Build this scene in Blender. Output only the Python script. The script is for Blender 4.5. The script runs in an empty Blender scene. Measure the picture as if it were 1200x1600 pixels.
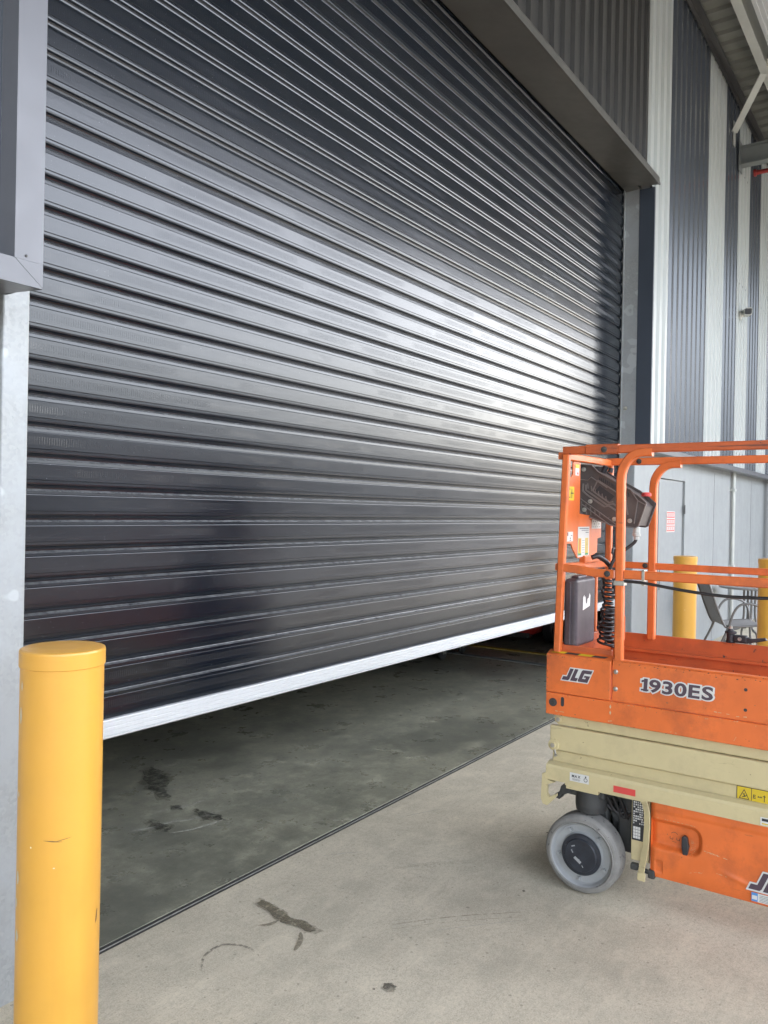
import bpy, bmesh, math, random
from mathutils import Vector, Matrix
random.seed(7)
R = math.radians
S = bpy.context.scene
COL = S.collection

# ------------------------------------------------------------------ camera
CAM_H = 1.6
a, roll, pd = R(34.8), 0.019, 3/1260
Rw = Vector((math.sin(a), -math.cos(a), 0)); Uw = Vector((0, 0, 1)); Fw = Vector((math.cos(a), math.sin(a), 0))
F = Fw*math.cos(pd) - Uw*math.sin(pd); U = Uw*math.cos(pd) + Fw*math.sin(pd)
xc = Rw*math.cos(roll) + U*math.sin(roll); yc = U*math.cos(roll) - Rw*math.sin(roll)
cd = bpy.data.cameras.new('camera'); cam = bpy.data.objects.new('camera', cd); COL.objects.link(cam)
M4 = Matrix((xc, yc, -F)).transposed().to_4x4(); M4.translation = Vector((0, 0, CAM_H)); cam.matrix_world = M4
cd.sensor_fit = 'VERTICAL'; cd.sensor_height = 36; cd.lens = 1260/1600*36; cd.clip_start = 0.05; cd.clip_end = 1500
S.camera = cam

# ------------------------------------------------------------------ light
SUN_EL, SUN_AZ = 52, 78          # azimuth measured from +y towards +x
w = bpy.data.worlds.new('World'); S.world = w; w.use_nodes = True
nt = w.node_tree; bg = nt.nodes['Background']
sky = nt.nodes.new('ShaderNodeTexSky'); sky.sky_type = 'NISHITA'; sky.sun_disc = False
sky.sun_elevation = R(SUN_EL); sky.sun_rotation = R(SUN_AZ); sky.air_density = 1.0; sky.dust_density = 6; sky.ozone_density = 1
hs = nt.nodes.new('ShaderNodeHueSaturation'); hs.inputs['Saturation'].default_value = 0.5
nt.links.new(sky.outputs[0], hs.inputs['Color']); nt.links.new(hs.outputs[0], bg.inputs[0]); bg.inputs[1].default_value = 0.15
sd = bpy.data.lights.new('sun', 'SUN'); sd.energy = .8; sd.angle = R(14); sd.color = (1, .96, .9)
so = bpy.data.objects.new('sun', sd); COL.objects.link(so)
sv = Vector((math.sin(R(SUN_AZ))*math.cos(R(SUN_EL)), math.cos(R(SUN_AZ))*math.cos(R(SUN_EL)), math.sin(R(SUN_EL))))
so.rotation_euler = sv.to_track_quat('Z', 'Y').to_euler(); so.location = (0, 0, 30)
vs = S.view_settings; vs.view_transform = 'Standard'; vs.look = 'None'; vs.gamma = 1; vs.exposure = 3.95; vs.use_curve_mapping = False

# ------------------------------------------------------------------ materials
def nd(t, typ, **k):
    n = t.nodes.new(typ)
    for q, v in k.items(): setattr(n, q, v)
    return n
def mth(t, op, x, y=None, z=None):
    n = nd(t, 'ShaderNodeMath', operation=op)
    for i, v in enumerate((x, y, z)):
        if v is None: continue
        if isinstance(v, (int, float)): n.inputs[i].default_value = v
        else: t.links.new(v, n.inputs[i])
    return n.outputs[0]
def noise(t, vec, scale, detail=4, rough=.55):
    n = nd(t, 'ShaderNodeTexNoise'); n.inputs['Scale'].default_value = scale
    n.inputs['Detail'].default_value = detail; n.inputs['Roughness'].default_value = rough
    t.links.new(vec, n.inputs['Vector']); return n.outputs['Fac']
def ramp(t, fac, lo, hi):
    n = nd(t, 'ShaderNodeMapRange'); n.inputs['From Min'].default_value = lo; n.inputs['From Max'].default_value = hi
    t.links.new(fac, n.inputs['Value']); return n.outputs['Result']
def mixc(t, fac, c1, c2):
    n = nd(t, 'ShaderNodeMix', data_type='RGBA')
    if isinstance(fac, (int, float)): n.inputs[0].default_value = fac
    else: t.links.new(fac, n.inputs[0])
    for i, c in ((6, c1), (7, c2)):
        if isinstance(c, tuple): n.inputs[i].default_value = (*c, 1)
        else: t.links.new(c, n.inputs[i])
    return n.outputs[2]
def stretch(t, vec, s):
    m = nd(t, 'ShaderNodeMapping'); m.inputs['Scale'].default_value = s; t.links.new(vec, m.inputs['Vector']); return m.outputs[0]
MATS = {}
def mat(name, col, rough=.5, metal=0, var=.12, vs_=3, fine=.0, chip=None, chip_t=.7, chip_s=30, dirt=None, dirt_amt=.4,
        bump=.0, bump_s=60, coat=0, spec=.5, streak=None, trans=0, rv=.22, scuff=None):
    if name in MATS: return MATS[name]
    m = bpy.data.materials.new(name); m.use_nodes = True; t = m.node_tree
    b = t.nodes['Principled BSDF']; tc = nd(t, 'ShaderNodeTexCoord').outputs['Object']
    dk = tuple(c*(1-var) for c in col); lt = tuple(min(1, c*(1+var)) for c in col)
    c = mixc(t, ramp(t, noise(t, tc, vs_, 5), .3, .7), dk, lt)
    if fine:
        c = mixc(t, mth(t, 'MULTIPLY', ramp(t, noise(t, tc, 260, 2), .35, .65), fine), c, tuple(x*.55 for x in col))
    if streak:
        sn = noise(t, stretch(t, tc, streak), 6, 4)
        c = mixc(t, mth(t, 'MULTIPLY', ramp(t, sn, .5, .75), .35), c, tuple(x*.6 for x in col))
    if dirt:
        dn = mth(t, 'MULTIPLY', ramp(t, noise(t, tc, 5, 8, .7), .48, .75), dirt_amt)
        c = mixc(t, dn, c, dirt)
    if scuff:
        sc_, sthr, scol, samt = scuff
        c = mixc(t, mth(t, 'MULTIPLY', ramp(t, noise(t, stretch(t, tc, sc_), 9, 6, .75), sthr, sthr+.03), samt), c, scol)
    if chip:
        cn = noise(t, tc, chip_s, 6, .65)
        c = mixc(t, ramp(t, cn, chip_t, chip_t+.015), c, chip)
    t.links.new(c, b.inputs['Base Color'])
    rn = noise(t, tc, 14, 4)
    t.links.new(mth(t, 'MULTIPLY_ADD', rn, rv, rough-rv/2), b.inputs['Roughness'])
    b.inputs['Metallic'].default_value = metal; b.inputs['Coat Weight'].default_value = coat
    b.inputs['Specular IOR Level'].default_value = spec
    if trans: b.inputs['Transmission Weight'].default_value = trans
    if bump:
        bn = nd(t, 'ShaderNodeBump'); bn.inputs['Strength'].default_value = bump; bn.inputs['Distance'].default_value = .004
        t.links.new(noise(t, tc, bump_s, 4), bn.inputs['Height']); t.links.new(bn.outputs[0], b.inputs['Normal'])
    MATS[name] = m; return m

def concrete(name, col, patch, spots=.5, mott=.17, rough=.75, gloss=0, seed=0, dark=None):
    m = bpy.data.materials.new(name); m.use_nodes = True; t = m.node_tree
    b = t.nodes['Principled BSDF']; tc0 = nd(t, 'ShaderNodeTexCoord').outputs['Object']
    mp = nd(t, 'ShaderNodeMapping'); mp.inputs['Location'].default_value = (seed, seed*1.7, 0); t.links.new(tc0, mp.inputs['Vector']); tc = mp.outputs[0]
    n1 = noise(t, tc, 1.1, 7, .62); n2 = noise(t, tc, 4.3, 8, .7); n3 = noise(t, tc, 60, 5, .8); n4 = noise(t, tc, 190, 2, .6)
    c = mixc(t, ramp(t, n1, .32, .68), patch, col)
    c = mixc(t, mth(t, 'MULTIPLY', ramp(t, n2, .45, .72), .5), c, tuple(x*.72 for x in patch))
    c = mixc(t, mth(t, 'MULTIPLY', ramp(t, n3, .47, .58), .50), c, tuple(x*.6 for x in col))
    c = mixc(t, mth(t, 'MULTIPLY', ramp(t, n4, .56, .64), .5), c, tuple(x*.45 for x in col))
    c = mixc(t, mth(t, 'MULTIPLY', ramp(t, n4, .42, .34), .30), c, tuple(min(1, x*1.35) for x in col))
    mo = noise(t, tc, 7, 12, .8)
    c = mixc(t, mth(t, 'MULTIPLY', ramp(t, mo, .50, .64), mott), c, tuple(min(1, x*1.45) for x in col))
    c = mixc(t, mth(t, 'MULTIPLY', ramp(t, mo, .47, .36), mott), c, tuple(x*.55 for x in patch))
    sw = noise(t, stretch(t, tc, (1.2, 4, 1)), 2.2, 6, .7)               # trowel swirls
    c = mixc(t, mth(t, 'MULTIPLY', ramp(t, sw, .52, .75), .35), c, tuple(min(1, x*1.3) for x in col))
    s2 = noise(t, stretch(t, tc, (14, 1.0, 1)), 3.1, 5, .75)
    c = mixc(t, mth(t, 'MULTIPLY', ramp(t, s2, .66, .70), .10), c, tuple(x*.5 for x in patch))
    vo = nd(t, 'ShaderNodeTexVoronoi'); vo.inputs['Scale'].default_value = 9; vo.inputs['Randomness'].default_value = 1; t.links.new(tc, vo.inputs['Vector'])
    szn = nd(t, 'ShaderNodeSeparateColor'); t.links.new(vo.outputs['Color'], szn.inputs[0])
    rad = mth(t, 'MULTIPLY', mth(t, 'POWER', szn.outputs[0], 8), .085)
    wob = mth(t, 'MULTIPLY', noise(t, tc, 70, 3), .05)
    sp = mth(t, 'LESS_THAN', mth(t, 'ADD', vo.outputs['Distance'], wob), mth(t, 'ADD', rad, .022))
    c = mixc(t, mth(t, 'MULTIPLY', sp, spots), c, tuple(x*.3 for x in patch))
    v2 = nd(t, 'ShaderNodeTexVoronoi'); v2.inputs['Scale'].default_value = 38; t.links.new(tc, v2.inputs['Vector'])
    sz2 = nd(t, 'ShaderNodeSeparateColor'); t.links.new(v2.outputs['Color'], sz2.inputs[0])
    p2 = mth(t, 'LESS_THAN', v2.outputs['Distance'], mth(t, 'MULTIPLY', mth(t, 'POWER', sz2.outputs[0], 4), .22))
    c = mixc(t, mth(t, 'MULTIPLY', p2, .55), c, tuple(x*.45 for x in patch))
    if dark:
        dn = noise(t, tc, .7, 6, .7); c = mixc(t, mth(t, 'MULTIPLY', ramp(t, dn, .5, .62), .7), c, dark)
    t.links.new(c, b.inputs['Base Color'])
    rr = mth(t, 'MULTIPLY_ADD', n2, .35, rough-.17-gloss); t.links.new(rr, b.inputs['Roughness'])
    bn = nd(t, 'ShaderNodeBump'); bn.inputs['Strength'].default_value = .25; bn.inputs['Distance'].default_value = .003
    t.links.new(mth(t, 'ADD', n3, mth(t, 'MULTIPLY', n2, 2)), bn.inputs['Height']); t.links.new(bn.outputs[0], b.inputs['Normal'])
    return m

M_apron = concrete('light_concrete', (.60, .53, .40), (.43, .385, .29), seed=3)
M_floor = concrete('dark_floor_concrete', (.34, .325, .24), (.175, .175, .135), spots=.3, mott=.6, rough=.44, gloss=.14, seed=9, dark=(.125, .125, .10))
M_sill = concrete('sill_concrete', (.19, .20, .185), (.125, .135, .13), spots=.5, seed=5)
M_yard = concrete('yard_asphalt', (.065, .065, .065), (.045, .045, .045), seed=1)
M_white = mat('white_paint', (.80, .80, .78), .4, var=.05)

def curtain_mat():
    m = bpy.data.materials.new('charcoal_slat_paint'); m.use_nodes = True; t = m.node_tree
    b = t.nodes['Principled BSDF']; tc = nd(t, 'ShaderNodeTexCoord').outputs['Object']
    sx = nd(t, 'ShaderNodeSeparateXYZ'); t.links.new(tc, sx.inputs[0])
    zz = mth(t, 'MODULO', mth(t, 'SUBTRACT', sx.outputs[2], .787), .108)
    band = mth(t, 'MULTIPLY', mth(t, 'GREATER_THAN', zz, .046), mth(t, 'LESS_THAN', zz, .073))
    wv = mth(t, 'SINE', mth(t, 'MULTIPLY', sx.outputs[0], 2*math.pi/.0095))
    st = mth(t, 'MULTIPLY', mth(t, 'MULTIPLY', ramp(t, wv, .2, .8), band), ramp(t, noise(t, tc, 1.4, 3), .42, .6))
    bn = nd(t, 'ShaderNodeBump'); bn.inputs['Strength'].default_value = .5; bn.inputs['Distance'].default_value = .0012; bn.invert = True
    t.links.new(st, bn.inputs['Height'])
    b2 = nd(t, 'ShaderNodeBump'); b2.inputs['Strength'].default_value = .05; b2.inputs['Distance'].default_value = .006
    t.links.new(noise(t, stretch(t, tc, (.6, 1, 5)), 4, 3), b2.inputs['Height']); t.links.new(bn.outputs[0], b2.inputs['Normal'])
    t.links.new(b2.outputs[0], b.inputs['Normal'])
    dust = mth(t, 'MULTIPLY', ramp(t, noise(t, tc, 2.3, 8, .7), .45, .8), .25)
    c = mixc(t, dust, (.003, .0055, .010), (.018, .021, .026))
    spk = ramp(t, noise(t, tc, 210, 2), .74, .78)
    c = mixc(t, mth(t, 'MULTIPLY', spk, .7), c, (.30, .30, .30))
    c = mixc(t, mth(t, 'MULTIPLY', st, .5), c, (.015, .016, .02))
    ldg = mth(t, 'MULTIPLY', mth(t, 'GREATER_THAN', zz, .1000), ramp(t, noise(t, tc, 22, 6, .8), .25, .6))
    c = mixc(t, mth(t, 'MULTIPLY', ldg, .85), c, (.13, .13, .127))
    t.links.new(c, b.inputs['Base Color'])
    t.links.new(mth(t, 'MULTIPLY_ADD', noise(t, tc, .8, 2), .02, .18), b.inputs['Roughness'])
    b.inputs['Specular IOR Level'].default_value = .56
    return m
M_curtain = curtain_mat()
M_alu = mat('aluminium', (.52, .525, .52), .42, .1, var=.02, rv=.02)
def galv():
    m = bpy.data.materials.new('galvanised_steel'); m.use_nodes = True; t = m.node_tree
    b = t.nodes['Principled BSDF']; tc = nd(t, 'ShaderNodeTexCoord').outputs['Object']
    vo = nd(t, 'ShaderNodeTexVoronoi'); vo.inputs['Scale'].default_value = 90; t.links.new(tc, vo.inputs['Vector'])
    sc = nd(t, 'ShaderNodeSeparateColor'); t.links.new(vo.outputs['Color'], sc.inputs[0])
    c = mixc(t, mth(t, 'MULTIPLY', sc.outputs[0], .45), (.28, .29, .285), (.39, .40, .39))
    c = mixc(t, ramp(t, noise(t, tc, 4, 6, .65), .45, .65), c, (.33, .345, .35))
    pt = ramp(t, noise(t, tc, 6.5, 2, .4), .64, .66)
    c = mixc(t, mth(t, 'MULTIPLY', pt, .6), c, (.46, .48, .48))
    t.links.new(c, b.inputs['Base Color']); b.inputs['Metallic'].default_value = .2
    t.links.new(mth(t, 'MULTIPLY_ADD', sc.outputs[1], .12, .38), b.inputs['Roughness'])
    return m
M_galv = galv()
M_flash = mat('grey_flashing', (.118, .118, .128), .34, 0, var=.05, bump=.03, bump_s=4, spec=.6)
M_soffit = mat('hood_metal', (.085, .080, .070), .36, 0, var=.22, vs_=2.2, spec=.6)
M_navy = mat('dark_navy_flashing', (.045, .055, .072), .42, var=.06, spec=.4)
M_clad_d = mat('charcoal_cladding_paint', (.072, .080, .092), .24, var=.03, vs_=1, rv=.02, spec=1)
M_clad_g = mat('grey_cladding_paint', (.045, .043, .041), .30, var=.03, vs_=1, rv=.02, spec=.6)
M_clad_l = mat('pale_cladding_paint', (.44, .455, .43), .32, var=.03, vs_=1, rv=.02, spec=.6)
M_lower = mat('pale_wall_paint', (.27, .28, .275), .5, var=.06, streak=(1, 1, .1))
M_doorp = mat('pale_door_paint', (.25, .26, .258), .45, var=.03)
M_roof = mat('roof_underside', (.19, .19, .17), .5, .1, var=.06)
M_beam = mat('grey_green_steel', (.17, .18, .17), .5, var=.1)
M_strut = mat('galvanised_strut', (.46, .46, .42), .45, .3, var=.1)
M_black = mat('black_plastic', (.022, .021, .024), .5, var=.2, dirt=(.12, .11, .10), dirt_amt=.3)
M_dark = mat('dark_steel', (.05, .05, .048), .55, .3, var=.3, dirt=(.16, .15, .12), dirt_amt=.4)
M_void = mat('interior_lining', (.28, .28, .27), .8)
M_yellow = mat('yellow_bollard_paint', (.62, .315, .045), .36, var=.08, streak=(1, 1, .12), vs_=5, chip=(.85, .78, .60), chip_t=.725, chip_s=22, dirt=(.45, .20, .03), dirt_amt=.3, bump=.04, bump_s=9)
ORG = (.68, .145, .028)
M_orange = mat('orange_machine_paint', ORG, .42, var=.10, vs_=6, chip=(.16, .09, .05), chip_t=.695, chip_s=34, dirt=(.28, .065, .022), dirt_amt=.75, scuff=((1, .25, 2), .635, (.16, .06, .03), .5), bump=.04, bump_s=14, streak=(1, 1, .3))
M_orange_worn = mat('worn_orange_paint', (.50, .100, .024), .5, var=.12, vs_=9, chip=(.05, .035, .03), chip_t=.655, chip_s=24, dirt=(.26, .07, .03), dirt_amt=.7, scuff=((1.5, .12, 4), .585, (.05, .03, .025), .8), bump=.06, bump_s=20)
M_cream = mat('cream_machine_paint', (.54, .45, .245), .45, var=.08, vs_=5, chip=(.10, .07, .045), chip_t=.69, chip_s=36, dirt=(.30, .25, .15), dirt_amt=.6, scuff=((1, .2, 3), .63, (.17, .12, .07), .5), bump=.04, bump_s=12)
M_tyre = mat('grey_solid_tyre', (.215, .205, .185), .75, var=.18, vs_=14, chip=(.07, .065, .06), chip_t=.63, chip_s=34, dirt=(.10, .095, .085), dirt_amt=.7, bump=.35, bump_s=70)
M_rim = mat('rim_paint', (.30, .305, .30), .42, var=.12, vs_=9, dirt=(.25, .25, .23), dirt_amt=.45, bump=.05)
M_hub = mat('hub_black', (.022, .025, .032), .35, var=.3, vs_=25, chip=(.30, .31, .32), chip_t=.70, chip_s=50)
M_bolt = mat('bolt_steel', (.45, .43, .38), .4, .8, var=.2, vs_=30)
M_rib = mat('moulded_rib_plastic', (.17, .145, .13), .5, var=.1)
M_ctl = mat('control_box_plastic', (.075, .060, .054), .48, var=.15, dirt=(.17, .14, .12), dirt_amt=.4)
M_case = mat('manual_case_plastic', (.045, .035, .042), .5, var=.2, vs_=12, dirt=(.16, .13, .13), dirt_amt=.5, streak=(1, 1, .15))
M_cable = mat('black_rubber_cable', (.02, .018, .018), .42, var=.2)
M_red = mat('red_vehicle_paint', (.48, .025, .02), .3, var=.1, coat=.4)
M_redp = mat('red_pipe_paint', (.30, .03, .025), .4)
M_decw = mat('white_decal', (.60, .59, .55), .5, var=.04)
M_dec_ink = mat('ink_decal', (.07, .045, .06), .5, var=.05)
M_decy = mat('yellow_decal', (.62, .44, .02), .5, var=.04)
M_decr = mat('red_decal', (.62, .06, .05), .5, var=.1)
M_decg = mat('green_decal', (.05, .28, .10), .5)
M_decb = mat('blue_decal', (.08, .25, .55), .5)
M_lab = mat('dark_label', (.03, .03, .033), .5)
M_chipd = mat('bare_dark_chip', (.07, .04, .03), .6)
M_chipw = mat('chipped_primer', (.62, .55, .40), .6)
M_scuff = mat('dark_scuff', (.12, .07, .03), .6)
M_scr = mat('scratch_primer', (.52, .40, .24), .6, var=.2, vs_=90)
M_tube = mat('bronze_tube', (.16, .15, .14), .35, .5, var=.1)
M_sling = mat('grey_sling_fabric', (.25, .24, .23), .7, var=.08, bump=.1, bump_s=300)
M_tbl = mat('table_top', (.20, .19, .18), .3, var=.1)
M_shed = mat('grey_shed_cladding', (.16, .17, .18), .7, var=.08)
M_yl = mat('yellow_line_paint', (.50, .37, .06), .6, var=.2, vs_=20)
M_chan = mat('channel_shadow_steel', (.04, .038, .034), .8, 0, var=.3, vs_=30)
M_ang = mat('edge_angle_steel', (.30, .29, .26), .5, .4, var=.3, vs_=20)

def stain_mat(name, col, thr=.5, sc=18, al=.8):
    m = bpy.data.materials.new(name); m.use_nodes = True; t = m.node_tree
    b = t.nodes['Principled BSDF']; b.inputs['Base Color'].default_value = (*col, 1); b.inputs['Roughness'].default_value = .6
    tc = nd(t, 'ShaderNodeTexCoord').outputs['Object']
    f = ramp(t, noise(t, tc, sc, 6, .7), thr-.12, thr+.04)
    t.links.new(mth(t, 'MULTIPLY', f, al), b.inputs['Alpha']); return m
M_stain = stain_mat('oil_stain', (.16, .135, .085), .44, 45, .52)
M_stain_b = stain_mat('damp_stain', (.035, .035, .03), .52, 30, .52)
M_halo = stain_mat('stain_halo', (.10, .09, .065), .50, 20, .32)
M_faint = stain_mat('faint_scuff', (.20, .19, .16), .52, 40, .4)
M_tyremark = stain_mat('tyre_mark', (.17, .15, .12), .52, 60, .55)

# ------------------------------------------------------------------ mesh helper
class MB:
    def __init__(s): s.v = []; s.f = []; s.m = []; s.sm = []
    def add(s, vs, fs, mi=0, smooth=False):
        o = len(s.v); s.v += [tuple(p) for p in vs]
        for f in fs: s.f.append([i+o for i in f]); s.m.append(mi); s.sm.append(smooth)
        return s
    def box(s, x0, x1, y0, y1, z0, z1, mi=0):
        return s.add([(x, y, z) for z in (z0, z1) for y in (y0, y1) for x in (x0, x1)],
                     [(0, 2, 3, 1), (4, 5, 7, 6), (0, 1, 5, 4), (2, 6, 7, 3), (0, 4, 6, 2), (1, 3, 7, 5)], mi)
    def bbox(s, x0, x1, y0, y1, z0, z1, b=.004, mi=0, seg=2):
        bm = bmesh.new(); bmesh.ops.create_cube(bm, size=1)
        for q in bm.verts: q.co = Vector(((x0+x1)/2+q.co.x*(x1-x0), (y0+y1)/2+q.co.y*(y1-y0), (z0+z1)/2+q.co.z*(z1-z0)))
        bmesh.ops.bevel(bm, geom=bm.edges[:], offset=b, segments=seg, affect='EDGES', profile=.5)
        return s.frombm(bm, mi)
    def frombm(s, bm, mi=0, smooth=False):
        bm.verts.index_update(); s.add([q.co[:] for q in bm.verts], [[q.index for q in f.verts] for f in bm.faces], mi, smooth); bm.free(); return s
    def prism(s, pts, ax, a0, a1, mi=0, bev=0):
        def p3(p, c):
            return {0: (c, p[0], p[1]), 1: (p[0], c, p[1]), 2: (p[0], p[1], c)}[ax]
        bm = bmesh.new(); lo = [bm.verts.new(p3(p, a0)) for p in pts]; hi = [bm.verts.new(p3(p, a1)) for p in pts]
        n = len(pts); bm.faces.new(lo); bm.faces.new(hi[::-1])
        for i in range(n): bm.faces.new((lo[i], hi[i], hi[(i+1) % n], lo[(i+1) % n])[::-1])
        bmesh.ops.recalc_face_normals(bm, faces=bm.faces[:])
        if bev: bmesh.ops.bevel(bm, geom=bm.edges[:], offset=bev, segments=2, affect='EDGES', profile=.5)
        return s.frombm(bm, mi)
    def tube(s, pts, r, n=10, mi=0, closed=False, rect=None, cap=True):
        """round tube (r) or rectangular tube rect=(w,h) along a path, w across / h along the up vector"""
        P = [Vector(p) for p in pts]; m = len(P); rings = []; up = None
        for i in range(m):
            t = (P[(i+1) % m]-P[i-1]) if closed else (P[min(i+1, m-1)]-P[max(i-1, 0)])
            t.normalize()
            if up is None: up = Vector((0, 0, 1)) if abs(t.z) < .9 else Vector((1, 0, 0))
            sd_ = t.cross(up).normalized(); up = sd_.cross(t).normalized()
            if rect:
                k = 1
                if 0 < i < m-1 and not closed:
                    ca = max(-1, min(1, (P[i+1]-P[i]).normalized().dot((P[i]-P[i-1]).normalized()))); k = 1/max(.6, math.cos(math.acos(ca)/2))
                w_, h_ = rect[0]/2, rect[1]/2; c_ = min(w_, h_)*.3
                prof = [(-w_+c_, -h_), (w_-c_, -h_), (w_, -h_+c_), (w_, h_-c_), (w_-c_, h_), (-w_+c_, h_), (-w_, h_-c_), (-w_, -h_+c_)]
                rings.append([P[i]+sd_*x+up*y for x, y in prof])
            else:
                rr = r[i] if isinstance(r, (list, tuple)) else r
                rings.append([P[i]+(sd_*math.cos(2*math.pi*k/n)+up*math.sin(2*math.pi*k/n))*rr for k in range(n)])
        nn = len(rings[0]); vs = [q for g in rings for q in g]; fs = []
        for i in range(m if closed else m-1):
            j = (i+1) % m
            for k in range(nn): fs.append((i*nn+k, i*nn+(k+1) % nn, j*nn+(k+1) % nn, j*nn+k))
        s.add(vs, fs, mi, not rect)
        if cap and not closed:
            s.add(rings[0], [list(range(nn))[::-1]], mi); s.add(rings[-1], [list(range(nn))], mi)
        return s
    def lathe(s, prof, c, ax=2, n=40, mi=0, smooth=True, sharp=True):
        """prof: (radius, along axis) pairs; c: centre"""
        def pt(r, h, k):
            x, y = r*math.cos(k), r*math.sin(k)
            return {2: (c[0]+x, c[1]+y, c[2]+h), 0: (c[0]+h, c[1]+x, c[2]+y), 1: (c[0]+x, c[1]+h, c[2]-y)}[ax]
        vs = []; fs = []; m = len(prof)
        for i in range(m-1):                       # split rings so that profile corners stay crisp
            o = len(vs)
            for q in (prof[i], prof[i+1]): vs += [pt(q[0], q[1], 2*math.pi*k/n) for k in range(n)]
            for k in range(n): fs.append((o+k, o+(k+1) % n, o+n+(k+1) % n, o+n+k))
        return s.add(vs, fs, mi, smooth)
    def build(s, name, mats, parent=None, shift=True, label=None):
        me = bpy.data.meshes.new(name); off = Vector(root_loc(parent)) if (parent and shift) else Vector((0, 0, 0))
        me.from_pydata([tuple(Vector(p)-off) for p in s.v], [], s.f)
        ms = mats if isinstance(mats, (list, tuple)) else [mats]
        for q in ms: me.materials.append(q)
        me.polygons.foreach_set('material_index', s.m); me.polygons.foreach_set('use_smooth', s.sm); me.update()
        bm = bmesh.new(); bm.from_mesh(me); bmesh.ops.recalc_face_normals(bm, faces=bm.faces[:]); bm.to_mesh(me); bm.free()
        o = bpy.data.objects.new(name, me); COL.objects.link(o)
        if parent: o.parent = parent
        if label: o['label'] = label
        return o
def each(name, m, parent, *mbs):
    return [q.build(name, m, parent) for q in mbs]
def root_loc(o):
    while o.parent: o = o.parent
    return o.location
def thing(name, label, cat, loc=(0, 0, 0), rz=0, group=None):
    o = bpy.data.objects.new(name, None); COL.objects.link(o); o.empty_display_size = .2
    o.location = loc; o.rotation_euler = (0, 0, rz); return tag(o, label, cat, group)
def tag(o, label=None, cat=None, group=None, kind=None):
    for k, v_ in (('label', label), ('category', cat), ('group', group), ('kind', kind)):
        if v_: o[k] = v_
    return o
def structure(name, mb, m):
    o = mb.build(name, m); o['kind'] = 'structure'; return o

# ------------------------------------------------------------------ ground
structure('ground', MB().add([(-300, -300, -.16), (300, -300, -.16), (300, 300, -.16), (-300, 300, -.16)], [(0, 1, 2, 3)]), M_yard)
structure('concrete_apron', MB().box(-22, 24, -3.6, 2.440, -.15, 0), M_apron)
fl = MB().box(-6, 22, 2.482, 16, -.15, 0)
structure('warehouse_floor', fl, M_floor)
0 and structure('sill_strip', MB().box(1.47, 7.7, 2.48, 2.66, 0, .0025), M_sill)
structure('threshold_channel', MB().box(-12, 24, 2.440, 2.482, -.15, -.004), M_chan)
structure('threshold_edge_steel', MB().box(-1, 12, 2.459, 2.463, -.1, -.001), M_ang)

def blob(pts, m, name='floor_stain', z=.004, jit=.006, n=5, halo=True):
    if halo:
        cx = sum(p[0] for p in pts)/len(pts); cy = sum(p[1] for p in pts)/len(pts)
        blob([(cx+(p[0]-cx)*1.14, cy+(p[1]-cy)*1.14) for p in pts], M_halo, name, z-.0015, jit*1.3, n, False)
    P = []
    for i in range(len(pts)):
        p, q = Vector(pts[i]), Vector(pts[(i+1) % len(pts)])
        for k in range(n):
            P.append(p.lerp(q, k/n)+Vector((random.uniform(-jit, jit), random.uniform(-jit, jit))))
    o = MB().add([(p.x, p.y, z) for p in P], [list(range(len(P)))]).build(name, m); o['kind'] = 'structure'; return o
def band(path, wd, m, name='floor_mark', z=.004):
    P = [Vector(p) for p in path]; L = []; Q = []
    for i, p in enumerate(P):
        t = (P[min(i+1, len(P)-1)]-P[max(i-1, 0)]).normalized(); nn = Vector((-t.y, t.x)); ww = wd*(math.sin(math.pi*(i+.4)/(len(P)-.2))**.5+.15)/2
        L.append((*(p+nn*ww), z)); Q.append((*(p-nn*ww), z))
    n = len(P); o = MB().add(L+Q, [(i, i+1, n+i+1, n+i) for i in range(n-1)]).build(name, m); o['kind'] = 'structure'; return o
def bez(pts, n=24):
    P = [Vector(p) for p in pts]; P = [P[0]*2-P[1]]+P+[P[-1]*2-P[-2]]; out = []
    for i in range(1, len(P)-2):
        for k in range(n):
            t = k/n; p0, p1, p2, p3 = P[i-1:i+3]
            out.append(.5*((2*p1)+(-p0+p2)*t+(2*p0-5*p1+4*p2-p3)*t*t+(-p0+3*p1-3*p2+p3)*t**3))
    return out+[P[-2]]
blob([(2.43, 2.26), (2.39, 2.25), (2.37, 2.16), (2.345, 2.08), (2.355, 2.0), (2.35, 1.94), (2.385, 1.925), (2.40, 1.99), (2.395, 2.07), (2.42, 2.15)], M_stain)
band(bez([(2.345, 2.09), (2.30, 2.10), (2.27, 2.125)]), .016, M_stain)
band(bez([(2.33, 1.965), (2.295, 1.935), (2.26, 1.915), (2.22, 1.90)]), .018, M_stain)
band(bez([(1.93, 2.07), (2.0, 2.13), (2.08, 2.14), (2.12, 2.10), (2.135, 2.04), (2.12, 1.98)]), .011, M_tyremark)
blob([(2.265, 1.505), (2.25, 1.525), (2.225, 1.515), (2.215, 1.49), (2.235, 1.475), (2.258, 1.482)], M_stain_b, jit=.003)
blob([(2.21, 1.535), (2.20, 1.54), (2.198, 1.53)], M_stain_b, jit=.001)
blob([(3.25, 3.95), (3.16, 3.92), (3.05, 3.78), (2.93, 3.50), (2.97, 3.46), (3.08, 3.62), (3.19, 3.72), (3.22, 3.84)], M_stain_b, jit=.02, z=.0045)
blob([(2.93, 3.33), (2.89, 3.36), (2.86, 3.32), (2.90, 3.27)], M_stain_b, jit=.008, z=.0045)
blob([(2.95, 3.22), (2.91, 3.2), (2.86, 3.08), (2.92, 3.0), (2.96, 3.06)], M_stain_b, jit=.012, z=.0045)
blob([(2.70, 3.30), (2.63, 3.22), (2.66, 3.08), (2.71, 3.16)], M_stain_b, jit=.015, z=.0045)
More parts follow.
